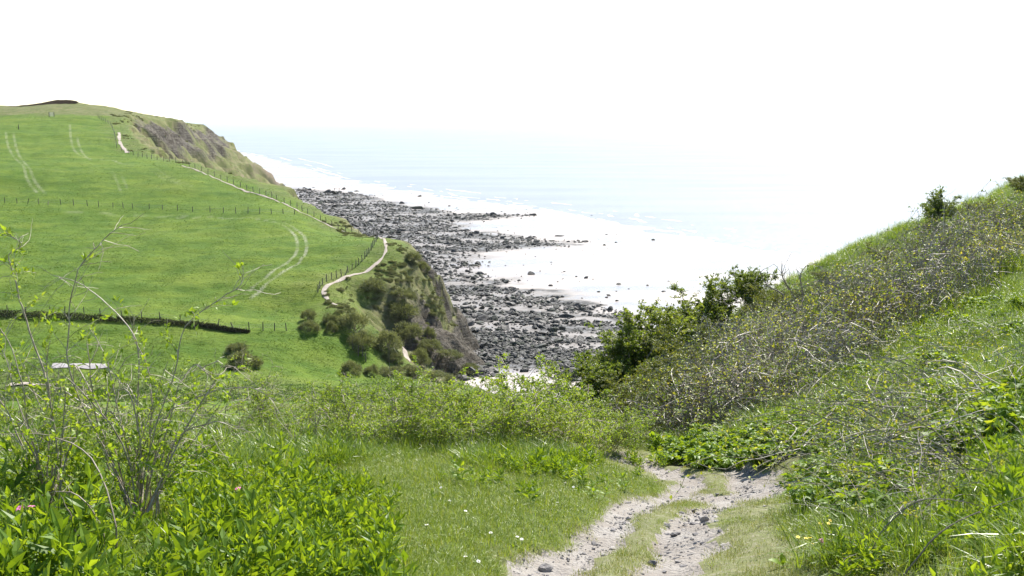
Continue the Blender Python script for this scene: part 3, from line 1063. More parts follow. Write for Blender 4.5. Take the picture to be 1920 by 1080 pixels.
low = [(-18, 587), (14, 588), (48, 588), (94, 589), (122, 590), (158, 591), (188, 593), (229, 595), (266, 597), (300, 600), (339, 604), (372, 608), (408, 613), (439, 621), (467, 620), (493, 620), (515, 620), (537, 620)]
fence([G(*q, 135, 200) for q in low], 'lower field fence standing along the dark hedge bank', lean={12: (0.0, 0.35), 13: (0, -0.3)}, hgt=1.05)
fence([G(*q, 130, 190) for q in [(662, 655), (672, 667), (679, 668), (686, 678)]], 'short run of grey posts between the thorn bushes above the beach', hgt=1.2)

# gate on the far skyline and the lone post with its muddy ring
gt = empty('field_gate', G(97, 219, 300, 440)); tag(gt, 'small pale gate between two dark posts on the far hill skyline', 'gate')
M_PALE = plain_mat('pale_paint', (0.55, 0.53, 0.5), (0.7, 0.68, 0.64), 3)
for dx in (-0.95, 0.95):
    g = Geo(); g.tube([(dx, 0, -0.3), (dx, 0, 1.9)], 0.14, 0.12, 6); obj('gate_post', g.mesh('gate_post', M_POST), gt)
for k in range(5):
    g = Geo(); g.tube([(-0.85, 0, 0.3 + 0.3 * k), (0.85, 0, 0.3 + 0.3 * k)], 0.06, 0.06, 4); obj('bar', g.mesh('bar', M_PALE), gt)
pp = empty('marker_post', G(35, 243, 300, 400)); tag(pp, 'lone dark post standing in the far left pasture', 'post')
g = Geo(); g.tube([(0, 0, -0.3), (0, 0, 0.9), (0, 0, 1.7)], 0.16, 0.14, 6); obj('shaft', g.mesh('shaft', M_POST), pp)
g = Geo(); g.tube([(0, 0, 1.66), (0, 0, 1.8)], 0.2, 0.1, 6); obj('cap', g.mesh('cap', M_POST), pp)


# ------------------------------------------------------------------ ribbons lying on the ground: footpaths, wheel marks, road
def ribbon(name, uv, width, mat, lift=0.10, y0=110, y1=480, closed=False, jitter=0.5, world=False, nn=6, flat=False):
    c = np.array([q if world else G(*q, y0, y1) for q in uv])
    c = smooth_line(c, nn)
    # resample about every 0.8 m
    d = np.concatenate([[0], np.cumsum(np.linalg.norm(np.diff(c[:, :2], axis=0), axis=1))])
    t = np.arange(0, d[-1], 0.5)
    x = np.interp(t, d, c[:, 0]); y = np.interp(t, d, c[:, 1])
    dx, dy = np.gradient(x), np.gradient(y); L = np.hypot(dx, dy) + 1e-9
    nx, ny = -dy / L, dx / L
    w = width * (1 + jitter * fbm(t / 3, t * 0 + 5, 3))
    if not flat: x = x + 0.25 * width * fbm(t / 6, t * 0 + 9, 2)
    cols = []
    for k in (-0.5, -0.17, 0.17, 0.5):
        xx, yy = x + nx * w * k, y + ny * w * k
        cols.append(np.stack([xx, yy, height(xx, yy, not flat) + lift - (0.04 if abs(k) > 0.4 else 0)], 1))
    V = np.stack(cols, 1).reshape(-1, 3)
    o = obj(name, make_mesh(name, V, grid_faces(len(t), 4), mat))
    tag(o, kind='structure')
    return o


M_FOOT = plain_mat('trodden_earth', (0.30, 0.25, 0.20), (0.40, 0.35, 0.30), 0.8, 0.9)


ribbon('footpath', [(714, 446), (724, 459), (720, 479), (701, 500), (679, 513), (645, 522), (619, 534), (609, 545), (615, 560), (632, 574)], 0.62, M_FOOT, 0.12, 150, 240)
ribbon('footpath', [(342, 311), (375, 322), (400, 333), (437, 348), (475, 362), (517, 376), (555, 393), (592, 411), (622, 426), (656, 437)], 0.55, M_FOOT, 0.12, 190, 330)
ribbon('footpath', [(224, 249), (224, 262), (231, 276), (240, 287)], 1.0, M_FOOT, 0.12, 260, 420)
ribbon('footpath', [(745, 630), (752, 645), (760, 660), (766, 677)], 1.0, M_FOOT, 0.15, 130, 200)
a = G(104, 688, 130, 160); b = G(208, 686, 130, 160)
ribbon('road', [a + (-0.2, 0, 0), (a + b) / 2, b], 2.3, plain_mat('pale_tarmac', (0.27, 0.25, 0.25), (0.33, 0.31, 0.31), 0.7, 0.9), 0.16, world=True, jitter=0.03)
a = G(20, 722, 115, 150); b = G(112, 720, 115, 150)
ribbon('road', [a, (a + b) / 2, b], 1.2, M_FOOT, 0.2, world=True, jitter=0.3)

# ------------------------------------------------------------------ hedge bank
hp = np.array([G(*q, 135, 200) for q in [(-60, 592), (0, 594), (100, 597), (200, 601), (300, 607), (380, 613), (430, 620), (468, 622)]])
hl = smooth_line(hp, 6)
hb = empty('hedge_bank', hp[3]); tag(hb, 'low dark hedge along a grassy bank across the lower field', 'hedge')
g = np.random.default_rng(77)
n = 16000
tt = g.random(n) ** 0.9
pc, dc = along(hl, tt)
hh = np.interp(tt, [0, 0.5, 0.8, 0.95, 1], [1.25, 0.95, 0.65, 0.35, 0.1]) * (1 + 0.12 * vnoise(tt * 40, tt * 0))
q = g.random(n)
pc[:, 1] += (g.random(n) - 0.5) * 1.1 * (1.1 - q * 0.5)
pc[:, 2] += hh * q - 0.1
Lf = Geo(); Lf.diamonds(pc - hp[3], g.normal(0, 0.7, (n, 3)) + (0, -0.3, 0.5), g.uniform(0.12, 0.36, n), 0.45, g)
fo = obj('foliage', Lf.mesh('foliage', leaf_mat('hedge_twig', [(0.0, (0.035, 0.037, 0.022)), (0.6, (0.06, 0.062, 0.036)), (1.0, (0.10, 0.105, 0.055))], 0.12, rough=0.8, spec=0.1)), hb)
fo['kind'] = 'stuff'
W = Geo()
for k in range(60):
    p, _ = along(hl, np.array([k / 60.0])); p = p[0] - hp[3]
    W.tube([p + (0, 0, -0.2), p + (g.normal() * .2, g.normal() * .2, 0.8)], 0.06, 0.03)
obj('stems', W.mesh('stems', M_BARK), hb)['kind'] = 'stuff'

# ------------------------------------------------------------------ wind-clipped thorn bushes around the headland
BUSH = [  # u0, u1, v_top, v_base, label
    (563, 592, 577, 603, 'upper of two round thorn bushes furthest left on the headland slope'),
    (557, 598, 598, 626, 'lower round thorn bush of the pair furthest left on the headland slope'),
    (603, 632, 584, 611, 'upper thorn bush of the small second pair beside the footpath end'),
    (609, 632, 599, 627, 'lower small thorn bush of the second pair beside the footpath end'),
    (629, 692, 577, 628, 'large thorn bush right beside the lower end of the headland footpath'),
    (648, 705, 617, 662, 'left half of the broadest thorn thicket with grey posts at its foot'),
    (695, 753, 613, 664, 'right half of the broadest thorn thicket beside the dirt track'),
    (717, 754, 655, 681, 'small dark bush below the broadest thicket left of the dirt track'),
    (633, 680, 672, 706, 'thorn bush leaning left by itself at the foot of the slope'),
    (682, 713, 680, 706, 'small dark bush below the grey posts'),
    (708, 760, 686, 709, 'low wide olive bush in the lowest row near the valley floor'),
    (750, 796, 684, 708, 'low bush in the lowest row just below the dirt track'),
    (812, 868, 660, 698, 'large green mound bush near the cliff foot'),
    (786, 850, 693, 719, 'grey feathery low bush at the front of the lowest row'),
    (850, 901, 697, 720, 'dark bush at the right end of the lowest row by the beach'),
    (858, 900, 683, 699, 'small bush tucked between the green mound and the beach rocks'),
    (720, 782, 568, 612, 'dark green bush halfway up the headland in the slump hollow'),
    (737, 790, 601, 641, 'dark bush on the headland slope above the dirt track'),
    (766, 806, 650, 690, 'dark bush just right of the dirt track'),
    (728, 774, 545, 571, 'topmost small bush in the slump hollow of the headland'),
    (780, 830, 640, 672, 'sparse bush at the foot of the bare headland face'),
    (672, 722, 528, 556, 'scrubby dark bush on the rim of the slump hollow'),
    (422, 464, 638, 668, 'upper pale lobe bush of the pair alone in the lower pasture'),
    (421, 484, 655, 694, 'big dark rounded bush alone in the lower pasture'),
    (790, 815, 610, 640, 'small tuft bush clinging to the headland cliff'),
    (757, 790, 470, 492, 'low scrub bush on the cliff top corner of the headland'),
    (778, 806, 488, 512, 'low scrub bush overhanging the headland cliff face'),
]
for i, (u0, u1, v0, v1, lab) in enumerate(BUSH):
    b = G((u0 + u1) / 2, v1 - 2, 120, 235)
    wpx = FPX / b[1] / CP
    rx = (u1 - u0) / 2 / wpx * 1.0; hz = (v1 - v0) / wpx * 1.02
    b[1] += rx * 0.5; b[2] = h1(b[0], b[1])
    hz = max(0.5, hz - (b[2] - G((u0 + u1) / 2, v1 - 2, 120, 235)[2]) * 0.4)
    e = empty('thorn_bush', b); tag(e, lab, 'bush', 'thorn bushes on the headland slope')
    e.rotation_euler = (0, 0, 0)
    st, fo = THORN[i % 5]
    for nm, me in (('stems', st), ('foliage', fo)):
        o = obj(nm, me, e); o.scale = (rx * 1.28, rx * 1.15, hz * 0.82); o.rotation_euler = (0, random.uniform(0, .15), random.uniform(0, 6.28))
        o['kind'] = 'stuff'

# scrub that nobody could count: headland slope and undercliff
n = 30000
Yq = np.exp(rng.uniform(math.log(150), math.log(620), n)); Xq = rng.uniform(-0.5, 0.0, n) * Yq
s, a, w = coast_s(Xq, Yq); t = s / w
nz = fbm(Xq / 6, Yq / 6, 3)
ok = (t > -0.12) & (t < 0.85) & (nz > 0.35 + 1.2 * np.clip(t, 0, 1)) & ((Yq < 240) | (Yq > 380))
ok |= (s > -5) & (s < 0) & (nz > 0.45)
Xq, Yq = Xq[ok], Yq[ok]; n = len(Xq)
sz = rng.uniform(0.3, 0.9, n) * np.where(Yq > 350, 1.2, 1)
scatter('cliff_scrub', [q[1] for q in THORN], np.stack([Xq, Yq, height(Xq, Yq) - 0.1], 1), zrot(n), np.stack([sz, sz, sz * rng.uniform(0.35, 0.8, n)], 1), rng.integers(0, 5, n), 'low scrub covering the headland slopes and undercliff', 'scrub')

# heather on the far mound
n = 5000
aq = rng.random(n) * 6.283; rq = np.sqrt(rng.random(n))
Xq = -216 + np.cos(aq) * rq * 15; Yq = 470 + np.sin(aq) * rq * 13
scatter('heather', [make_mesh('heather_tuft', np.concatenate([np.array([q.co[:] for q in THORN[0][1].vertices])]), np.array([p.vertices[:] for p in THORN[0][1].polygons])[::4],
        leaf_mat('heather', [(0.0, (0.05, 0.036, 0.036)), (0.6, (0.085, 0.062, 0.06)), (1.0, (0.16, 0.13, 0.12))], 0.2, rough=0.9, spec=0.1), smooth=False)],
        np.stack([Xq, Yq, height(Xq, Yq) - 0.1], 1), zrot(n), np.stack([np.full(n, 0.8)] * 2 + [rng.uniform(0.3, 0.6, n)], 1), np.zeros(n, int), 'dark brown heather covering the mound on the far hilltop', 'heather')

# pasture grass
n = 300000
Yq = np.exp(rng.uniform(math.log(108), math.log(430), n)); Xq = rng.uniform(-0.62, 0.06, n) * Yq
s, a, w = coast_s(Xq, Yq)
nz = fbm(Xq / 5, Yq / 9, 4) + 0.5 * fbm(Xq / 30, Yq / 30, 2)
ok = (s < 0) & (nz > rng.uniform(-1.3, 1.2, n))
ok &= rng.random(n) < np.clip(180 / Yq, 0, 1) 
Xq, Yq = Xq[ok], Yq[ok]; n = len(Xq)
lowp = sstep(150, 128, Yq)
scatter('pasture_grass', PTUFT, np.stack([Xq, Yq, height(Xq, Yq) - 0.03], 1), zrot(n), rng.uniform(0.35, 0.85, n) * (1 + 0.6 * lowp), rng.integers(0, 3, n), 'short grazed green grass of the coastal pasture', 'grass')


# ------------------------------------------------------------------ beach rocks
def rock_mesh(seed, name='rock', flat=0.55, sub=2, cuts=9):
    import bmesh
    g = np.random.default_rng(seed)
    bm = bmesh.new(); bmesh.ops.create_icosphere(bm, subdivisions=sub, radius=1.0)
    v = np.array([q.co[:] for q in bm.verts]); f = np.array([[q.index for q in p.verts] for p in bm.faces]); bm.free()
    for k in range(cuts):                       # cleave flat faces
        d = unit(g.normal(size=3)); c = g.uniform(0.45, 0.8)
        dd = v @ d; m = dd > c
        v[m] -= (dd[m] - c)[:, None] * d
    v *= np.array((1.0, g.uniform(0.6, 0.95), flat * g.uniform(0.8, 1.3)))
    v += g.normal(0, 0.03, v.shape)
    return make_mesh(name, v, f, M_ROCK, smooth=False)


def rock_mat():
    t = NT('shore_rock')
    oc = t.n('ShaderNodeTexCoord').outputs['Object']
    n = t.noise(1.6, 6, 0.7, oc)
    oi = t.n('ShaderNodeObjectInfo').outputs['Random']
    c = t.ramp(n, [(0.3, (0.018, 0.019, 0.018)), (0.5, (0.042, 0.042, 0.039)), (0.7, (0.09, 0.086, 0.08))])
    c = t.mix(t.maprange(oi, 0.55, 1.0, 0, 0.6), c, (0.11, 0.10, 0.092))
    c = t.mix(t.maprange(oi, 0.0, 0.35, 0.55, 0), c, (0.05, 0.065, 0.03))
    return t.done(t.principled(c, t.maprange(n, 0.3, 0.7, 0.5, 0.9), 0.28, t.bump(n, 0.6, 0.15)))


M_ROCK = rock_mat()
RK = [rock_mesh(300 + k, flat=f) for k, f in enumerate((0.5, 0.35, 0.65, 0.22, 0.4, 0.38, 0.5, 0.18))]

n = 130000
Yq = np.exp(rng.uniform(math.log(150), math.log(1000), n)); Xq = rng.uniform(-0.30, 0.20, n) * Yq
d, _, _ = poly_dist(Xq, Yq, ROCKS, closed=True); sr = np.where(inside(Xq, Yq, ROCKS), d, -d)
nz = fbm(Xq / 10, Yq / 10, 3)
prob = sstep(-3, 8, sr + 5 * nz) * np.clip(0.9 + 0.8 * fbm(Xq / 16, Yq / 8, 3), 0.15, 1)
prob = np.maximum(prob, 0.012 * sstep(-45, -5, sr))
hz = height(Xq, Yq)
ok = (rng.random(n) < prob) & (hz < 1.2)
ok &= poly_dist(Xq, Yq, [S(975, 580)[:2], S(1060, 592)[:2], S(1130, 601)[:2], S(1215, 612)[:2]])[0] > 2.2 + 1.2 * nz
ok &= (fbm(Xq / 14, Yq / 4.5, 3) > rng.uniform(-1.25, -0.02, n)) | (sr < 2)
# a bare sandy streak near the beach end
Xq, Yq = Xq[ok], Yq[ok]; n = len(Xq)
sz = np.exp(rng.normal(-0.95, 0.55, n)); sz = np.clip(sz, 0.15, 2.6) * np.where(Yq > 300, 1.0 + (Yq - 300) / 900, 1.0)
zz = beach_h(Xq, Yq) + sz * 0.12
rz = zrot(n, 0.28); id_ = rng.integers(0, 8, n)
vis = sz / Yq * ((Xq > -0.055 * Yq) | (Yq > 250))          # on-screen size of the ones in sight
big = np.zeros(n, bool); big[np.argsort(-vis)[:285]] = True
scatter('shore_rocks', RK, np.stack([Xq, Yq, zz], 1)[~big], rz[~big], sz[~big], id_[~big], 'countless dark wet rocks strewn over the foreshore', 'rocks')
for k in np.where(big)[0]:
    o = obj('boulder', RK[id_[k]], None, (Xq[k], Yq[k], zz[k])); o.rotation_euler = rz[k]; o.scale = (sz[k],) * 3
    fl = ('flat', 'low', 'blocky')[0 if id_[k] in (3, 7) else 1 if id_[k] in (1, 4, 5) else 2]
    sg = 'large ' if sz[k] > 1.25 else ''
    zone = 'near the valley mouth' if Yq[k] < 200 else 'off the headland foot' if Yq[k] < 240 else 'just past the headland' if Yq[k] < 330 else 'on the far reef'
    tt_ = Xq[k] / Yq[k]
    part = 'on its cliff side' if tt_ < 0.0 else 'in its middle' if tt_ < 0.06 else 'towards the sand'
    lab = '%s%s dark boulder on the shore %s, %s' % (sg, fl, zone, part)
    tag(o, lab, 'boulder', 'boulders: ' + lab)
for (u, v, sx, sy, sz_, lab) in [(1127, 574, 2.2, 1.1, 0.75, 'long flat dark slab lying alone at the sand edge by the reef'), (785, 391, 4.6, 2.6, 2.2, 'square topped block standing highest on the far reef'),
                                 (1000, 402, 2.4, 1.6, 1.0, 'last rock at the seaward tip of the far reef'), (1097, 452, 2.0, 1.3, 0.7, 'last rock at the tip of the middle reef'), (1050, 442, 2.6, 0.9, 0.5, 'thin flat slab lying just off the middle reef tip'),
                                 (905, 600, 2.6, 2.2, 1.9, 'largest blocky boulder fallen at the headland foot'), (1060, 596, 2.8, 1.8, 1.3, 'broad dark boulder amid the wet platform'), (920, 575, 2.4, 1.8, 1.2, 'dark fallen boulder just off the cliff corner')]:
    p = S(u, v, 0.7)
    o = obj('boulder', rock_mesh(int(u), 'boulder', 0.8), None, p); o.scale = (sx, sy, sz_); tag(o, lab, 'boulder')


# ------------------------------------------------------------------ two people far away on the sand
def person(loc, top, legs, label, turn):
    g = np.random.default_rng(int(abs(loc[0])))
    e = empty('person', loc); tag(e, label, 'person')
    e.rotation_euler = (0, 0, turn)
    me = bpy.data.meshes.new('body')
    V = [(0, 0, .95), (0, 0, 1.15), (0, 0, 1.40), (0, 0, 1.50), (0, .02, 1.62), (0, .02, 1.74), (.10, 0, .90), (.12, .12, .50), (.12, -.02, .08), (.12, .10, .04), (-.10, 0, .90), (-.12, -.10, .50), (-.12, -.22, .10), (-.12, -.10, .04),
         (.19, 0, 1.40), (.25, -.05, 1.12), (.24, .08, .88), (-.19, 0, 1.40), (-.25, .05, 1.12), (-.24, .16, .88)]
    E = [(0, 1), (1, 2), (2, 3), (3, 4), (4, 5), (0, 6), (6, 7), (7, 8), (8, 9), (0, 10), (10, 11), (11, 12), (12, 13), (2, 14), (14, 15), (15, 16), (2, 17), (17, 18), (18, 19)]
    Rr = [.16, .15, .15, .06, .095, .06, .10, .07, .05, .04, .10, .07, .05, .04, .07, .05, .04, .07, .05, .04]
    me.from_pydata(V, E, []); me.materials.append(legs)
    o = obj('body', me, e)
    sk = o.modifiers.new('skin', 'SKIN')
    for i, r in enumerate(Rr):
        me.skin_vertices[0].data[i].radius = (r, r * 0.8 if i < 3 else r)
    me.skin_vertices[0].data[0].use_root = True
    o.modifiers.new('sub', 'SUBSURF').levels = 1
    j = Geo(); j.tube([(0, 0, .92), (0, 0, 1.2), (0, 0, 1.46)], 0.21, 0.17, 8); obj('jacket', j.mesh('jacket', top, True), e)
    return e


p1 = S(627, 357, 0.4); p2 = S(636, 357, 0.4)
p1[2] = float(beach_h(p1[:1], p1[1:2])[0]); p2[2] = float(beach_h(p2[:1], p2[1:2])[0])
person(p1, plain_mat('navy_cloth', (0.03, 0.035, 0.06), (0.05, 0.05, 0.08)), plain_mat('dark_cloth', (0.03, 0.03, 0.035), (0.05, 0.05, 0.05)), 'left walker in dark clothes on the far sand', 0.5)
person(p2, plain_mat('brown_cloth', (0.12, 0.06, 0.05), (0.15, 0.08, 0.06)), plain_mat('grey_cloth', (0.06, 0.06, 0.07), (0.08, 0.08, 0.09)), 'right walker in dark clothes on the far sand', 0.9)

# ------------------------------------------------------------------ surf lines
M_FOAM = plain_mat('sea_foam', (0.75, 0.77, 0.78), (0.9, 0.9, 0.9), 0.5, 0.6)
gF = Geo()
wl = smooth_line(np.array([(q[0], q[1], 0) for q in WATER[1:12]]), 10)
gg = np.random.default_rng(4)
for off, cov in ((4, 0.7), (14, 0.5), (30, 0.35)):
    d = unit(np.gradient(wl, axis=0)); nrm = np.stack([-d[:, 1], d[:, 0], d[:, 2]], 1)
    if (nrm[:, 1].mean() < 0): nrm = -nrm
    t = np.linspace(0, 1, 1400); c, _ = along(wl, t); nn_, _ = along(nrm, t)
    o_ = off + 3.5 * fbm(t * 40, t * 0 + off, 4)
    wd = np.maximum(0, (fbm(t * 70, t * 0 + off * 2, 3) + cov - 0.6)) * 0.9
    A = c + nn_ * (o_ - wd)[:, None]; B = c + nn_ * (o_ + wd)[:, None]
    A[:, 2] = 0.03; B[:, 2] = 0.05
    V = np.stack([A, B], 1).reshape(-1, 3); i = np.arange(len(t) - 1) * 2
    k = wd[:-1] > 0.05
    gF.add(V, np.concatenate([np.stack([i, i + 2, i + 3], 1)[k], np.stack([i, i + 3, i + 1], 1)[k]]))
tag(obj('surf', gF.mesh('surf', M_FOAM)), 'thin white surf lines along the water edge', 'surf', kind='stuff')

# ================================================================== NEAR VEGETATION
def NG(u, v, y0=2.5, y1=60):
    return G(u, v, y0, y1, 500)


def frustum(n, y0, y1, k=0.62, power=1.0):
    """random ground places in and a little around the view, denser when nearer"""
    y = y0 + (y1 - y0) * rng.random(n) ** power
    x = rng.uniform(-k, k, n) * y + rng.uniform(-0.6, 0.6, n)
    return x, y


def scr(x, y, z):
    """photo point of a place"""
    dz = z - CAM_H
    fwd = y * CP - dz * SP; up = y * SP + dz * CP
    return 960 + FPX * x / fwd, 540 - FPX * up / fwd


# ------------------------------------------------------------------ grass
x, y = frustum(60000, 2.0, 46, 0.66, 1.35)
z = height(x, y); rut, wide = path_masks(x, y)
u, v = scr(x, y, z)
left = u < 1150 + (v - 860) * -0.1
nz = fbm(x / 1.3, y / 1.3, 3)
lawn = (u > 640 + 90 * nz) & (u < 1560 + 60 * nz) & (v > 868 - 25 * nz) & (y < 15)
lawn &= ~((u > 1480 + 40 * nz))
okl = (~lawn) & (rut < 0.2) & (wide < 0.25) & (rng.random(len(x)) < np.clip(0.75 + 0.5 * nz, 0.3, 1)) & ((rng.random(len(x)) < 0.4) | ~(((u < 720) & (v > 900)) | ((u > 1720) & (v > 960))))
xs, ys, zs = x[okl], y[okl], z[okl]; n = len(xs)
sc = rng.uniform(0.55, 1.15, n) * np.where((u[okl] < 720) & (v[okl] > 900), 0.75, 1.0) * np.clip(0.9 + 0.45 * fbm(xs / 0.9, ys / 0.9, 2), 0.5, 1.5) * np.where(ys > 20, 1.25, 1)
scatter('meadow_grass', LONG, np.stack([xs, ys, zs], 1), zrot(n, 0.16), sc, rng.integers(0, 5, n), 'long fresh green grass on both banks of the path', 'grass')
x, y = frustum(16000, 4.5, 17, 0.40, 1.1)
z = height(x, y); rut, wide = path_masks(x, y)
nz = fbm(x / 0.5, y / 0.5, 3)
ok = (rut < 0.4) & (wide < 0.93 - 0.5 * nz) & (x > -3.2) & (x < 4.5)
x, y, z, w_ = x[ok], y[ok], z[ok], wide[ok]; n = len(x)
scatter('lawn_grass', SHORT, np.stack([x, y, z], 1), zrot(n, 0.15), rng.uniform(0.55, 1.2, n) * (1 - 0.6 * w_), rng.integers(0, 5, n), 'short trampled turf along the path edges', 'grass')
x, y = frustum(26000, 4.5, 16.5, 0.40, 1.1)
z = height(x, y); rut, wide = path_masks(x, y)
nz = fbm(x / 0.35, y / 0.35, 3)
ok = (wide > 0.2) & (rut < 0.6 + 0.3 * nz) & (rng.random(len(x)) < 0.62 + 0.45 * nz - 0.3 * rut)
x, y, z = x[ok], y[ok], z[ok]; n = len(x)
scatter('worn_grass', WORN, np.stack([x, y, z], 1), zrot(n, 0.12), rng.uniform(0.35, 0.95, n), rng.integers(0, 4, n), 'thin worn dry grass between and beside the wheel ruts', 'grass')

# ------------------------------------------------------------------ leafy ground cover
pts = []
for (u0, u1, v0, v1, num) in [(-60, 420, 880, 1260, 950), (380, 720, 930, 1250, 1000), (300, 620, 850, 960, 220), (1700, 1980, 960, 1260, 450), (1560, 1750, 1020, 1100, 50), (860, 1120, 845, 905, 230), (1050, 1230, 790, 860, 120), (1800, 1960, 880, 980, 60)]:
    for k in range(num):
        uu, vv = rng.uniform(u0, u1) + rng.normal(0, 45) * (0.2 + 0.8 * (vv_ := rng.random())), v0 + (v1 - v0) * vv_ + rng.normal(0, 12)
        dv = 540 - vv
        pts.append((uu, vv))
pts = np.array(pts)


def near_hit(uv):
    """vectorised ground hit for many sight lines at once"""
    Yq = np.geomspace(2.0, 60, 260)
    dv = 540 - uv[:, 1]
    yw = (FPX * CP + dv * SP)[:, None]; zw = (-FPX * SP + dv * CP)[:, None]
    xs = (uv[:, 0:1] - 960) * Yq / yw; zs = CAM_H + zw * Yq / yw
    hh = height(xs, np.broadcast_to(Yq, xs.shape).copy(), False)
    k = np.argmax(zs < hh, axis=1); k = np.where(k == 0, 1, k)
    r = np.arange(len(uv))
    a = zs[r, k - 1] - hh[r, k - 1]; b = zs[r, k] - hh[r, k]
    Yp = Yq[k - 1] + (Yq[k] - Yq[k - 1]) * np.clip(a / (a - b + 1e-9), 0, 1)
    X_ = (uv[:, 0] - 960) * Yp / yw[:, 0]
    return np.stack([X_, Yp, height(X_, Yp)], 1)


P3 = near_hit(pts); P3 = P3[fbm(P3[:, 0] / 0.55, P3[:, 1] / 0.55, 3) > rng.uniform(-0.7, 0.35, len(P3))]; n = len(P3)
scatter('leafy_ground_cover', LEAFY, P3, zrot(n, 0.12), rng.uniform(0.4, 1.0, n) * np.where(P3[:, 1] < 8, 0.92, 0.95) * np.clip(0.9 + 0.6 * fbm(P3[:, 0] / 0.4, P3[:, 1] / 0.4, 2), 0.35, 1.4), rng.integers(0, 5, n), 'bright green leafy herbs growing thickly on the verges', 'plants')
pts = []
for (u0, u1, v0, v1, num) in [(1300, 1480, 815, 870, 90), (1420, 1620, 790, 850, 60), (1240, 1300, 835, 858, 16), (1500, 1700, 850, 1000, 60), (1640, 1920, 560, 640, 60), (1750, 1920, 740, 860, 40), (1560, 1800, 690, 760, 25)]:
    pts += [(rng.uniform(u0, u1), rng.uniform(v0, v1)) for k in range(num)]
P3 = near_hit(np.array(pts)); n = len(P3)
scatter('broad_leaf_cover', BROAD, P3, zrot(n, 0.12), rng.uniform(0.7, 1.3, n), rng.integers(0, 4, n), 'broad green leaves covering the bank right of the bend', 'plants')


# ------------------------------------------------------------------ single plants one can point at
def leaf_mesh(L, wr, mat, name='leaf'):
    g = Geo()
    t = np.linspace(0, 1, 6); w = np.sin(np.pi * np.clip(t * 0.93 + 0.05, 0, 1)) ** 0.8 * L * wr / 2
    c = np.stack([t * L, 0 * t, 0.10 * L * np.sin(t * 3.0) - 0.15 * L * t * t], 1)
    V = np.concatenate([c + np.stack([0 * t, w, w * 0.25], 1), c, c - np.stack([0 * t, w, -w * 0.25], 1)])
    i = np.arange(5); f = []
    for r in (0, 6):
        f += [np.stack([i + r, i + r + 1, i + r + 7], 1), np.stack([i + r, i + r + 7, i + r + 6], 1)]
    g.add(V, np.concatenate(f))
    return g.mesh(name, mat, True)


LEAF_N = leaf_mesh(0.12, 0.34, M_LEAFY); LEAF_B = leaf_mesh(0.17, 0.62, M_LEAFY)
M_STALK = plain_mat('green_stalk', (0.10, 0.16, 0.03), (0.16, 0.20, 0.05), 20)


def herb(loc, label, nst=5, h=0.25, lm=LEAF_N, nl=9, sc=1.0, rad=0.1):
    e = empty('leafy_herb', loc); tag(e, label, 'plant')
    for k in range(nst):
        a = random.uniform(0, 6.28); r = rad * math.sqrt(random.random())
        b = np.array((math.cos(a) * r, math.sin(a) * r, -0.02)); tp = b + np.array((math.cos(a) * 0.07, math.sin(a) * 0.07, h * random.uniform(.7, 1.1)))
        g = Geo(); g.tube(np.linspace(b, tp, 4), 0.004, 0.002, 4); st = obj('stem', g.mesh('stem', M_STALK), e)
        for j in range(nl):
            t = 0.15 + 0.85 * j / (nl - 1); p = b + (tp - b) * t
            o = obj('leaf', lm, e, p); el = 0.2 + 0.9 * t ** 2
            o.rotation_euler = (random.uniform(-.3, .3), -el + random.uniform(-.2, .2), a + j * 2.4)
            o.scale = (sc * random.uniform(.7, 1.1) * (1.05 - 0.35 * t),) * 3


herb(NG(1115, 935), 'leafy dark green clump on the turf left of the path, nearer of two', 5, 0.16, LEAF_N, 9, 0.9, 0.16)
herb(NG(1160, 915), 'leafy green clump touching the left path edge, farther of two', 4, 0.14, LEAF_N, 8, 0.9, 0.14)
herb(NG(985, 1042), 'tiny leafy rosette at the left path edge near the front', 2, 0.07, LEAF_N, 7, 0.6, 0.05)
herb(NG(1245, 845), 'dark leafy clump at the bend beneath the bramble thicket', 6, 0.28, LEAF_B, 7, 1.0, 0.2)
herb(NG(1440, 870), 'broad leaved plant on the outer edge of the bend', 5, 0.2, LEAF_B, 6, 0.9, 0.14)
herb(NG(1465, 1060), 'single large bright leaf plant at the right path edge in front', 1, 0.06, LEAF_B, 5, 0.7, 0.03)


M_YEL = plain_mat('yellow_petal', (0.75, 0.55, 0.03), (0.85, 0.68, 0.05), 30, 0.5)
M_WHT = plain_mat('white_petal', (0.8, 0.8, 0.78), (0.85, 0.85, 0.83), 30, 0.6)
M_PNK = plain_mat('pink_petal', (0.45, 0.12, 0.28), (0.6, 0.2, 0.4), 30, 0.6)


def petal_mesh(mat, L, wr):
    return leaf_mesh(L, wr, mat, 'petal')


PET = {'y': petal_mesh(M_YEL, 0.013, 0.8), 'w': petal_mesh(M_WHT, 0.013, 0.4), 'p': petal_mesh(M_PNK, 0.02, 0.5)}
_c = Geo(); _c.tube([(0, 0, -0.003), (0, 0, 0.004)], 0.006, 0.003, 6); DISC = _c.mesh('disc', M_YEL)
_c = Geo(); _c.tube([(0, 0, -0.9), (0.03, 0, -0.4), (0, 0, 0)], 0.02, 0.014, 4); STK = _c.mesh('flower_stem', M_STALK)


def flower(name, loc, h, pet, npet, label, cat, group=None, sc=1.0, heads=1):
    e = empty(name, loc); tag(e, label, cat, group)
    for q in range(heads):
        hx, hy = (0, 0) if heads == 1 else (random.uniform(-.05, .05), random.uniform(-.05, .05))
        hh = h * random.uniform(0.85, 1.05)
        s = obj('stem', STK, e, (hx, hy, hh)); s.scale = (0.12, 0.12, hh / 0.9)
        hd = obj('flower_head', DISC, e, (hx, hy, hh)); hd.scale = (sc,) * 3; hd.rotation_euler = (random.uniform(-.3, .5), random.uniform(-.3, .3), 0)
        for k in range(npet):
            p = obj('petal', PET[pet], hd); p.rotation_euler = (0, -0.25, k * 6.283 / npet)


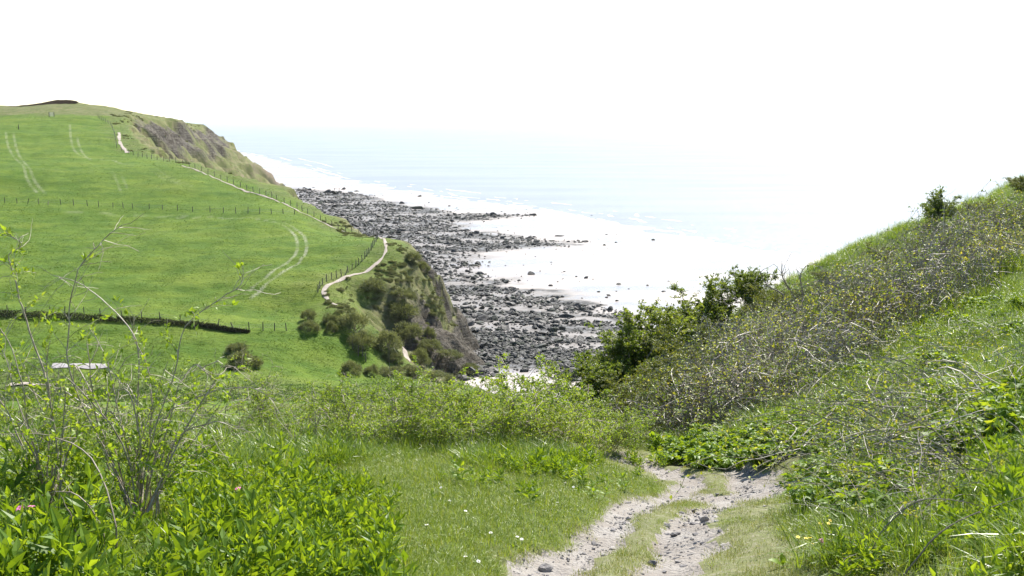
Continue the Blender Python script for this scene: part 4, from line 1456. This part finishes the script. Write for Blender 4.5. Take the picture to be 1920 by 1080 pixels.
for i, (u, v) in enumerate([(827, 927), (843, 953), (873, 972), (970, 1022), (978, 1026), (873, 1062), (897, 1068), (1045, 955), (1060, 915), (1075, 925), (920, 1015), (800, 1000)]):
    flower('daisy', NG(u, v), 0.07, 'w', 9, 'small white daisy in the short turf left of the path', 'flower', 'daisies in the turf', 1.3)
for (u, v, h, hd, lab) in [(1508, 1070, 0.24, 4, 'yellow flowering plant nearest the right path edge'), (1545, 1050, 0.28, 3, 'taller yellow flowering plant just right of the path edge one'), (1675, 890, 0.12, 3, 'yellow flowers low among the right bank canes'), (1785, 845, 0.14, 3, 'orange yellow flowers high on the right bank')]:
    flower('yellow_flower', NG(u, v), h, 'y', 5, lab, 'flower', 'yellow flowers on the right bank', 1.2, hd)
for (u, v, lab) in [(437, 990, 'pink flower among the leaves at the lower left'), (60, 1050, 'pink flower in the grass at the bottom left corner'), (1537, 1062, 'violet flower beside the yellow flowers at the path edge')]:
    flower('pink_flower', NG(u, v + 12), 0.27, 'p', 6, lab, 'flower', 'pink flowers on the verges', 1.0, 2)

# ------------------------------------------------------------------ stones of the path
def stone_mat():
    t = NT('path_stone')
    oc = t.n('ShaderNodeTexCoord').outputs['Object']; n = t.noise(3, 5, 0.7, oc)
    oi = t.n('ShaderNodeObjectInfo').outputs['Random']
    c = t.ramp(oi, [(0.0, (0.16, 0.15, 0.15)), (0.5, (0.27, 0.25, 0.24)), (1.0, (0.42, 0.39, 0.35))])
    c = t.mix(t.maprange(n, 0.4, 0.7, 0, 0.4), c, (0.12, 0.11, 0.11))
    return t.done(t.principled(c, 0.75, 0.3, t.bump(n, 0.5, 0.05)))


_keep = M_ROCK; M_ROCK = stone_mat()
ST = [rock_mesh(700 + k, 'stone', f, 1, 7) for k, f in enumerate((0.5, 0.35, 0.7, 0.45, 0.6, 0.3))]
x, y = frustum(40000, 5.5, 16, 0.32, 1.0)
rut, wide = path_masks(x, y)
dl, _, _ = poly_dist(x, y, RUT_L); dr, _, _ = poly_dist(x, y, RUT_R)
core = np.maximum(sstep(0.26, 0.05, dl), sstep(0.26, 0.05, dr))
ok = rng.random(len(x)) < (rut > 0.5) * (0.12 + 0.75 * core * sstep(-0.4, 0.3, fbm(x * 1.5, y * 1.5, 2))) + 0.01 * wide
x, y = x[ok], y[ok]; n = len(x)
sz = np.clip(np.exp(rng.normal(-4.45, 0.55, n)), 0.004, 0.05)
z = height(x, y) + sz * 0.15
rz = zrot(n, 0.3); id_ = rng.integers(0, 6, n)
big = np.zeros(n, bool); big[np.argsort(-sz / y)[:120]] = True
scatter('gravel', ST, np.stack([x, y, z], 1)[~big], rz[~big], sz[~big], id_[~big], 'grey gravel lying in the path ruts', 'gravel')
uu, vv = scr(x, y, z)
for k in np.where(big)[0]:
    o = obj('stone', ST[id_[k]], None, (x[k], y[k], z[k])); o.rotation_euler = rz[k]; o.scale = (sz[k],) * 3
    side = 'left' if poly_dist(x[k:k + 1], y[k:k + 1], RUT_L)[0][0] < poly_dist(x[k:k + 1], y[k:k + 1], RUT_R)[0][0] else 'right'
    zone = 'near the front' if y[k] < 8.6 else ('halfway along' if y[k] < 11 else 'near the bend')
    kind_ = ('larger ' if sz[k] > 0.022 else 'small ') + ('flat' if id_[k] in (1, 5, 3) else 'chunky')
    lab = '%s grey stone in the %s rut of the path %s' % (kind_, side, zone)
    tag(o, lab, 'stone', 'stones: ' + lab)
for (u, v, s_, lab) in [(1321, 977, 0.048, 'dark squarish stone standing out in the right rut'), (1020, 1070, 0.06, 'dark flat stone at the front end of the left rut'), (1268, 1002, 0.035, 'dark flat stone below the squarish one in the right rut'), (1345, 928, 0.03, 'small dark stone midway up the right rut'), (1225, 1058, 0.045, 'flat grey stone lowest in the right rut'), (1150, 1030, 0.04, 'pale grey stone on the left rut edge')]:
    o = obj('stone', rock_mesh(int(u) + 5, 'stone', 0.6, 2, 8), None, NG(u, v) + (0, 0, s_ * 0.25)); o.scale = (s_ * 1.2, s_, s_); tag(o, lab, 'stone')
M_ROCK = _keep


# ------------------------------------------------------------------ shrubs
def plant_shrub(name, proto, loc, label, cat, group, s=1.0, rz=None, sq=1.0, wood='stems'):
    e = empty(name, loc); tag(e, label, cat, group)
    e.rotation_euler = (0, 0, random.uniform(0, 6.28) if rz is None else rz)
    for nm, me in ((wood, proto[0]), ('leaves', proto[1])):
        o = obj(nm, me, e); o.scale = (s, s, s * sq); o['kind'] = 'stuff'
    return e


LOW = [shrub(20 + k, 1.25, 0.95, 12, 15, 3, 0.042, 16, 0.18, 0.10, 0.009) for k in range(4)]
LEAN = [shrub(30 + k, 1.3, 0.8, 7, 10, 2, 0.036, 7, 0.35, 0.09, 0.008) for k in range(3)]
ELDER = [shrub(40 + k, 2.5, 1.0, 17, 24, 4, 0.10, 25, 0.04, 0.03, 0.016, mat=M_GREEN) for k in range(2)]
BROOM = [shrub(50 + k, 1.5, 1.1, 18, 22, 4, 0.062, 17, 0.04, 0.06, 0.006, mat=M_OLIVE, bark=M_STALK) for k in range(2)]
BRAM = [bramble(60 + k, 1.7, 1.5, (1.5, 1.2, 1.7, 1.35)[k], 260, 0.075, 11, 0.008, (0.35, 0.08, 0.5, 0.2)[k]) for k in range(4)]
BRLOW = [bramble(70 + k, 1.6, 1.3, 0.34, 52, 0.05, 12, 0.0048, (0.1, 0.35, 0.2)[k]) for k in range(3)]

# row of leafy shrubs beyond the left verge: (u of the middle, forward distance, scale, kind)
ORD = ['first', 'second', 'third', 'fourth', 'fifth', 'sixth', 'seventh', 'eighth', 'ninth', 'tenth', 'eleventh', 'twelfth', 'thirteenth', 'fourteenth', 'fifteenth', 'sixteenth', 'seventeenth', 'eighteenth', 'nineteenth', 'twentieth']
front = [(40, 7.0, 0.6), (150, 7.5, 0.5), (260, 7.2, 0.5), (340, 8.0, 0.55), (430, 11.5, 0.85), (505, 12.5, 0.8), (580, 12.0, 0.75), (660, 12.5, 0.9), (735, 12.8, 0.85), (800, 13.2, 0.95), (870, 13.8, 1.05), (940, 14.5, 1.15), (1010, 15.0, 1.15), (1080, 15.5, 1.05), (1140, 16.2, 0.95), (1185, 17.0, 0.75)]
back = [(-20, 9.5, 0.75), (110, 10, 0.65), (230, 10.5, 0.6), (350, 15, 0.9), (480, 16, 0.95), (600, 16.5, 0.95), (700, 16.5, 1.05), (800, 17.0, 1.2), (880, 17.5, 1.4), (960, 18.0, 1.6), (1040, 18.5, 1.5), (1120, 19.5, 1.35)]
for nm, row in (('front', front), ('back', back)):
    for i, (u, Yd, s) in enumerate(row):
        xx = (u - 960) * Yd / (FPX * CP - 40)
        plant_shrub('leafy_shrub', (LOW if u > 620 or i % 2 else LEAN)[i % 3], (xx, Yd, h1(xx, Yd)), '%s yellow-green shrub from the left in the %s row behind the verge' % (ORD[i], nm), 'shrub', 'yellow-green shrubs behind the left verge', s, sq=0.9)

# leafy bushes on the seaward shoulder
for (u, vb, Yd, p, s, sq, lab) in [(1130, 742, 35, 0, 1.05, 0.85, 'left end bush of the big dark green clump above the beach'), (1190, 735, 36, 1, 1.3, 0.8, 'tallest bush in the middle of the dark green clump above the beach'), (1262, 700, 37, 0, 1.3, 0.8, 'right bush of the dark green clump above the beach'),
                                   (1335, 650, 38, 1, 1.0, 0.88, 'left of two bushy green shrubs in the hollow of the ridge'), (1405, 622, 39, 0, 0.72, 0.9, 'right of two bushy green shrubs in the hollow of the ridge'), (1748, 438, 37, 1, 0.5, 0.9, 'small green bush alone on the ridge skyline')]:
    xx = (u - 960) * Yd / (FPX * CP)
    plant_shrub('green_bush', ELDER[p], (xx, Yd, h1(xx, Yd) - 0.1), lab, 'bush', 'green bushes along the ridge', s, sq=sq)
for i, (u, Yd, s) in enumerate([(1205, 19.5, 0.85), (1225, 22, 1.1), (1265, 24.5, 1.2), (1320, 27, 1.2), (1300, 30.5, 1.35), (1380, 32, 1.2), (1450, 34, 1.0)]):
    xx = (u - 960) * Yd / (FPX * CP)
    plant_shrub('olive_shrub', BROOM[i % 2], (xx, Yd, h1(xx, Yd) - 0.1), '%s fine-leaved olive shrub from the left before the dark green bushes' % ORD[i], 'shrub', 'olive shrubs left of the bramble thicket', s)

# bramble thicket, three rows up the slope, each mound a thing
foot = [(1290, 18.6), (1400, 18.9), (1500, 19.3), (1590, 20.6), (1680, 22), (1790, 23), (1910, 24)]
midr = [(1420, 22.6), (1520, 23.6), (1620, 24.8), (1710, 26), (1810, 27), (1920, 28)]
topr = [(1450, 28), (1530, 28.6), (1620, 29.4), (1710, 30.4), (1800, 31), (1890, 32)]
high = [(1480, 35), (1560, 35), (1650, 35), (1740, 35), (1830, 35.5), (1915, 36)]
for nm, row, sq in (('foot row', foot, 0.95), ('second row', midr, 1.0), ('third row', topr, 0.9)):
    for i, (u, Yd) in enumerate(row):
        xx = (u - 960) * Yd / (FPX * CP)
        plant_shrub('bramble_mound', BRAM[(i * 3 + len(row)) % 4], (xx, Yd, h1(xx, Yd) - 0.08), '%s bramble mound from the left in the %s of the hillside thicket' % (ORD[i], nm), 'bramble', 'bramble mounds of the hillside thicket', random.uniform(0.85, 1.1), sq=sq * random.uniform(0.7, 1.15), wood='canes')
for i, (u, Yd) in enumerate(high):
    xx = (u - 960) * Yd / (FPX * CP)
    plant_shrub('olive_shrub', BROOM[i % 2], (xx, Yd, h1(xx, Yd) - 0.1), '%s low green shrub from the left along the grassy ridge top' % ORD[i], 'shrub', 'low green shrubs along the ridge top', random.uniform(0.55, 0.8), sq=0.75)
# low brambles creeping over the right bank
for i, (u, v) in enumerate([(1625, 795), (1680, 760), (1740, 700), (1820, 650), (1900, 610), (1720, 825), (1790, 790), (1860, 740), (1930, 700), (1700, 885), (1750, 900), (1820, 860), (1905, 820), (1760, 960), (1880, 930)]):
    p = NG(u, v + 15)
    plant_shrub('creeping_bramble', BRLOW[i % 3], p - (0, 0, 0.03), '%s of the low creeping bramble patches on the right bank, counted upwards' % ORD[i] if i < 5 else '%s low creeping bramble patch among grass on the lower right bank' % ORD[i - 5], 'bramble', 'creeping brambles on the right bank', random.uniform(0.75, 1.05) * min(1, p[1] / 9), wood='canes')


# ------------------------------------------------------------------ hand-placed woody shrubs and canes
def woody(name, base, stems, label, cat, r0, leaf, lden, twigs, seed, mat=None, bark=None, bare=0.3, tl=(0.10, 0.3), topbare=0.0):
    """stems: lists of places; every main stem is a part, its fine twigs and leaves follow it"""
    g = np.random.default_rng(seed)
    e = empty(name, base); tag(e, label, cat)
    W = Geo(); Lf = Geo(); lp, ld = [], []
    for st in stems:
        q = smooth_line(np.array(st), 4) - base
        q += np.cumsum(g.normal(0, 0.0025, q.shape), 0)
        T_ = Geo(); T_.tube(q, r0 * g.uniform(0.7, 1.15), r0 * 0.28, 5); obj('stem', T_.mesh('stem', bark or M_BARK), e)
        L = np.linalg.norm(np.diff(q, axis=0), axis=1).sum()
        for j in range(int(twigs * L) + 1):
            tq = g.uniform(0.15, 1.0); p, d = along(q, np.array([tq]))
            tw = walk(p[0], unit(d[0] * 0.7 + g.normal(0, 0.7, 3)), g.uniform(*tl), 5, 0.25, 0.04, g)
            W.tube(tw, r0 * 0.3, r0 * 0.12)
            if g.random() > bare + topbare * sstep(0.45, 0.7, tq):
                n = max(2, int(lden)); qq, dq = along(tw, g.uniform(0.2, 1, n)); lp.append(qq); ld.append(dq * 0.5 + g.normal(0, 0.7, (n, 3)) + (0, 0, 0.4))
    o = obj('twigs', W.mesh('twigs', bark or M_BARK), e); o['kind'] = 'stuff'
    if lp:
        lp = np.concatenate(lp); ld = np.concatenate(ld)
        Lf.leaves(lp, ld, leaf * g.uniform(0.5, 1.15, len(lp)), 0.5, 0.08, 0.15, g)
        o = obj('leaves', Lf.mesh('leaves', mat or M_FRESH), e); o['kind'] = 'stuff'
    return e


M_PALEBARK = plain_mat('pale_bark', (0.22, 0.17, 0.12), (0.48, 0.42, 0.34), 25, 0.55, 0.4)
B = NG(262, 985)
b0 = B[1]
main = [
    [B, P(300, 900, b0 + .05), P(337, 815, b0 + .1), P(395, 790, b0 + .15), P(430, 787, b0 + .2), P(474, 806, b0 + .25)],
    [B, P(275, 880, b0 - .1), P(300, 780, b0 - .15), P(330, 700, b0 - .2), P(350, 617, b0 - .2), P(413, 563, b0 - .2), P(450, 537, b0 - .2), P(452, 490, b0 - .15)],
    [B, P(262, 860, b0 + .1), P(262, 760, b0 + .2), P(262, 660, b0 + .2), P(233, 600, b0 + .25), P(180, 550, b0 + .3), P(143, 527, b0 + .3), P(110, 516, b0 + .35)],
    [B, P(215, 880, b0 - .1), P(160, 780, b0 - .2), P(130, 700, b0 - .25), P(124, 650, b0 - .25), P(128, 573, b0 - .25), P(142, 515, b0 - .3), P(162, 485, b0 - .3), P(192, 450, b0 - .3), P(222, 425, b0 - .3)],
    [B, P(255, 900, b0 + .15), P(235, 810, b0 + .3), P(205, 788, b0 + .35), P(128, 737, b0 + .4), P(77, 720, b0 + .4), P(25, 731, b0 + .4), P(-20, 760, b0 + .4)],
    [B, P(290, 860, b0 + .2), P(312, 778, b0 + .25), P(342, 752, b0 + .3), P(406, 727, b0 + .3), P(466, 720, b0 + .35), P(517, 746, b0 + .35)],
    [B, P(285, 880, b0 - .05), P(312, 795, b0), P(329, 731, b0), P(359, 690, b0 + .05), P(385, 703, b0 + .05), P(412, 735, b0 + .05)],
    [B, P(245, 880, b0 + .1), P(225, 780, b0 + .15), P(205, 690, b0 + .2), P(185, 640, b0 + .25), P(165, 610, b0 + .25)],
    [B, P(270, 870, b0 + .3), P(285, 760, b0 + .35), P(275, 680, b0 + .4), P(250, 625, b0 + .4), P(255, 580, b0 + .4)],
    [B, P(225, 900, b0 + .05), P(190, 820, b0), P(175, 740, b0 - .05), P(168, 680, b0 - .1), P(162, 640, b0 - .1)],
    [B, P(240, 930, b0), P(205, 870, b0 + .1), P(200, 790, b0 + .15), P(215, 720, b0 + .2), P(240, 670, b0 + .2)],
    [B, P(300, 930, b0 + .1), P(330, 880, b0 + .2), P(375, 820, b0 + .25), P(420, 760, b0 + .3)],
]
def extra(B, n, u0, u1, v0, v1, seed):
    g = np.random.default_rng(seed); out = []
    for k in range(n):
        uu = g.uniform(u0, u1); vv = g.uniform(v0, v1); dy = g.uniform(-0.35, 0.5)
        bu, bv = scr(*B)
        bb = B + np.array((g.normal(0, 0.07), g.normal(0, 0.07), 0))
        m = P(bu * 0.6 + uu * 0.4 + g.normal(0, 15), bv * 0.45 + vv * 0.55, B[1] + dy * 0.5)
        e = P(uu, vv, B[1] + dy)
        st = [bb, m, e]
        if g.random() < 0.6: st.append(P(uu + g.normal(0, 1) * 45, vv + g.uniform(-10, 45), B[1] + dy))
        out.append(st)
    return out


main += extra(B, 15, 110, 440, 640, 840, 3)
woody('bare_shrub', B, main, 'tall sparse shrub with arching bare stems and fresh leaves in left foreground', 'shrub', 0.0062, 0.042, 11, 13.0, 5, bare=0.25, topbare=0.6, bark=M_PALEBARK)
B2 = NG(90, 960); b0 = B2[1]
left = [
    [B2, P(95, 850, b0), P(85, 720, b0), P(63, 653, b0), P(43, 593, b0), P(30, 547, b0), P(20, 503, b0), P(16, 480, b0), P(38, 460, b0), P(28, 442, b0)],
    [B2, P(60, 830, b0 + .1), P(30, 740, b0 + .15), P(15, 680, b0 + .2), P(-10, 640, b0 + .2)],
    [B2, P(105, 850, b0 - .1), P(95, 760, b0 - .1), P(90, 690, b0 - .1), P(97, 640, b0 - .1)],
    [B2, P(40, 840, b0), P(10, 770, b0), P(-30, 720, b0)],
    [B2, P(120, 880, b0 + .2), P(150, 800, b0 + .25), P(165, 740, b0 + .3), P(190, 700, b0 + .3)],
    [B2, P(70, 860, b0 - .1), P(50, 790, b0 - .15), P(45, 720, b0 - .2), P(20, 640, b0 - .2), P(0, 610, b0 - .2)],
    [B2, P(60, 900, b0 + .2), P(20, 850, b0 + .2), P(-20, 830, b0 + .25)],
]
left += extra(B2, 10, -30, 190, 640, 830, 4)
woody('bare_shrub', B2, left, 'leafier shrub at the left picture edge with one pale crooked stem', 'shrub', 0.0058, 0.042, 13, 13.0, 6, bare=0.2, topbare=0.45, bark=M_PALEBARK)
B3 = NG(205, 1090); b0 = B3[1]
woody('bare_shrub', B3, [[B3, P(195, 1000, b0), P(150, 930, b0), P(90, 925, b0 + .1), P(10, 950, b0 + .1)], [B3, P(215, 990, b0), P(170, 860, b0 + .2), P(90, 815, b0 + .3), P(0, 810, b0 + .3)], [B3, P(150, 1010, b0 - .1), P(135, 960, b0 - .1), P(120, 930, b0 - .1)]],
      'low young shrub with drooping leafy twigs at the bottom left', 'shrub', 0.005, 0.032, 10, 9.0, 8, bare=0.2)

# long canes arching over the right foreground
def cane(pts, label, seed, r=0.0055, leaf=0.03, lden=4):
    return woody('bramble_cane', pts[0], [pts], label, 'cane', r, leaf, lden, 4.0, seed, M_BRLEAF, M_CANE, bare=0.45, tl=(0.06, 0.22))


q = NG(1690, 1085); Yc = q[1]
cane([q, P(1760, 1000, Yc), P(1830, 960, Yc - .1), P(1900, 938, Yc - .2), P(1960, 925, Yc - .3)], 'thick dark cane rising from the bottom edge to the right picture edge', 41, 0.006)
q = NG(1620, 1075); Yc = q[1]
cane([q, P(1650, 1000, Yc), P(1720, 940, Yc), P(1800, 940, Yc - .1), P(1870, 955, Yc - .1), P(1950, 930, Yc - .2)], 'long arching cane crossing the lower right grass', 42)
q = NG(1830, 935); Yc = q[1]
cane([q, P(1790, 850, Yc), P(1745, 800, Yc + .1), P(1715, 770, Yc + .1)], 'upright leaning cane in the middle of the right bank', 43)
q = NG(1780, 945); Yc = q[1]
cane([q, P(1765, 880, Yc), P(1758, 835, Yc)], 'short thin upright cane left of the leaning one', 44, 0.004)
q = NG(1840, 900); Yc = q[1]
cane([q, P(1870, 865, Yc), P(1920, 868, Yc), P(1960, 872, Yc)], 'horizontal dark cane poking in from the right picture edge', 45, 0.006)
q = NG(1850, 925); Yc = q[1]
cane([q, P(1850, 905, Yc - .1), P(1890, 890, Yc - .1), P(1960, 880, Yc - .2)], 'bent cane just below the horizontal one at right edge', 46, 0.004)
q = NG(1560, 1090); Yc = q[1]
cane([q, P(1620, 1010, Yc), P(1690, 960, Yc), P(1770, 925, Yc), P(1850, 905, Yc)], 'thin grey cane lying over the grass below the arching one', 47, 0.004)
q = NG(1640, 915); Yc = q[1]
cane([q, P(1690, 925, Yc), P(1740, 948, Yc - .1), P(1790, 950, Yc - .2)], 'pale dead cane pointing down towards the right', 48, 0.004)

# bare dark branch sticking out of the ridge thicket
q = np.array(((1490 - 960) * 31 / (FPX * CP), 31.0, 0)); q[2] = h1(q[0], q[1]); Yc = 31.0
woody('dead_branch', q, [[q, P(1475, 560, Yc), P(1440, 535, Yc), P(1425, 510, Yc)], [q, P(1495, 570, Yc), P(1468, 520, Yc), P(1466, 488, Yc)], [q, P(1505, 560, Yc), P(1500, 520, Yc), P(1510, 500, Yc)]],
      'dark bare forked branch standing out of the brambles on the ridge', 'branch', 0.04, 0.05, 3, 5, 51, M_BRLEAF, M_CANE, bare=0.7, tl=(0.3, 0.8))

# bleached dry stalks over the left shrubs
n = 0
for k, (u, v, hh) in enumerate([(585, 760, 0.8), (640, 800, 0.7), (740, 790, 0.9), (730, 700, 0.7), (560, 800, 0.6), (820, 740, 0.6), (690, 770, 0.5), (500, 790, 0.6)]):
    Yd = 12.0 + 0.3 * k; xx = (u - 960) * Yd / (FPX * CP - 40); zz = h1(xx, Yd)
    b = np.array((xx, Yd, zz)); tp = P(u, v - 40, Yd)
    woody('dry_stalk', b, [[b, b * 0.5 + tp * 0.5 + (0.04, 0, 0), tp, tp + (0.12, 0, 0.02)]], '%s tall dry stalk from the list standing over the left shrubs' % ORD[k] if False else ['bent', 'straight', 'leaning', 'tallest', 'short', 'slender', 'forked', 'leftmost'][k] + ' pale dry stalk rising above the shrubs left of centre', 'stalk', 0.005, 0.02, 2, 3.0, 80 + k, M_BRLEAF, M_CANE, bare=0.6, tl=(0.05, 0.18))

# ================================================================== SEA HAZE
import bmesh as _bm
b = _bm.new(); _bm.ops.create_cube(b, size=1.0)
me = bpy.data.meshes.new('haze'); b.to_mesh(me); b.free()
hz = obj('haze', me, None, (0, 21000, 33.5)); hz.scale = (140000, 52000, 73)
t = NT('sea_haze')
pv = t.n('ShaderNodeVolumePrincipled')
pv.inputs['Color'].default_value = (0.96, 0.98, 1.0, 1)
pv.inputs['Density'].default_value = 0.00003
pv.inputs['Anisotropy'].default_value = 0.35
t.l(pv.outputs[0], t.out.inputs['Volume'])
me.materials.append(t.m)
tag(hz, 'pale sea haze in the air over the bay', 'haze', kind='stuff')
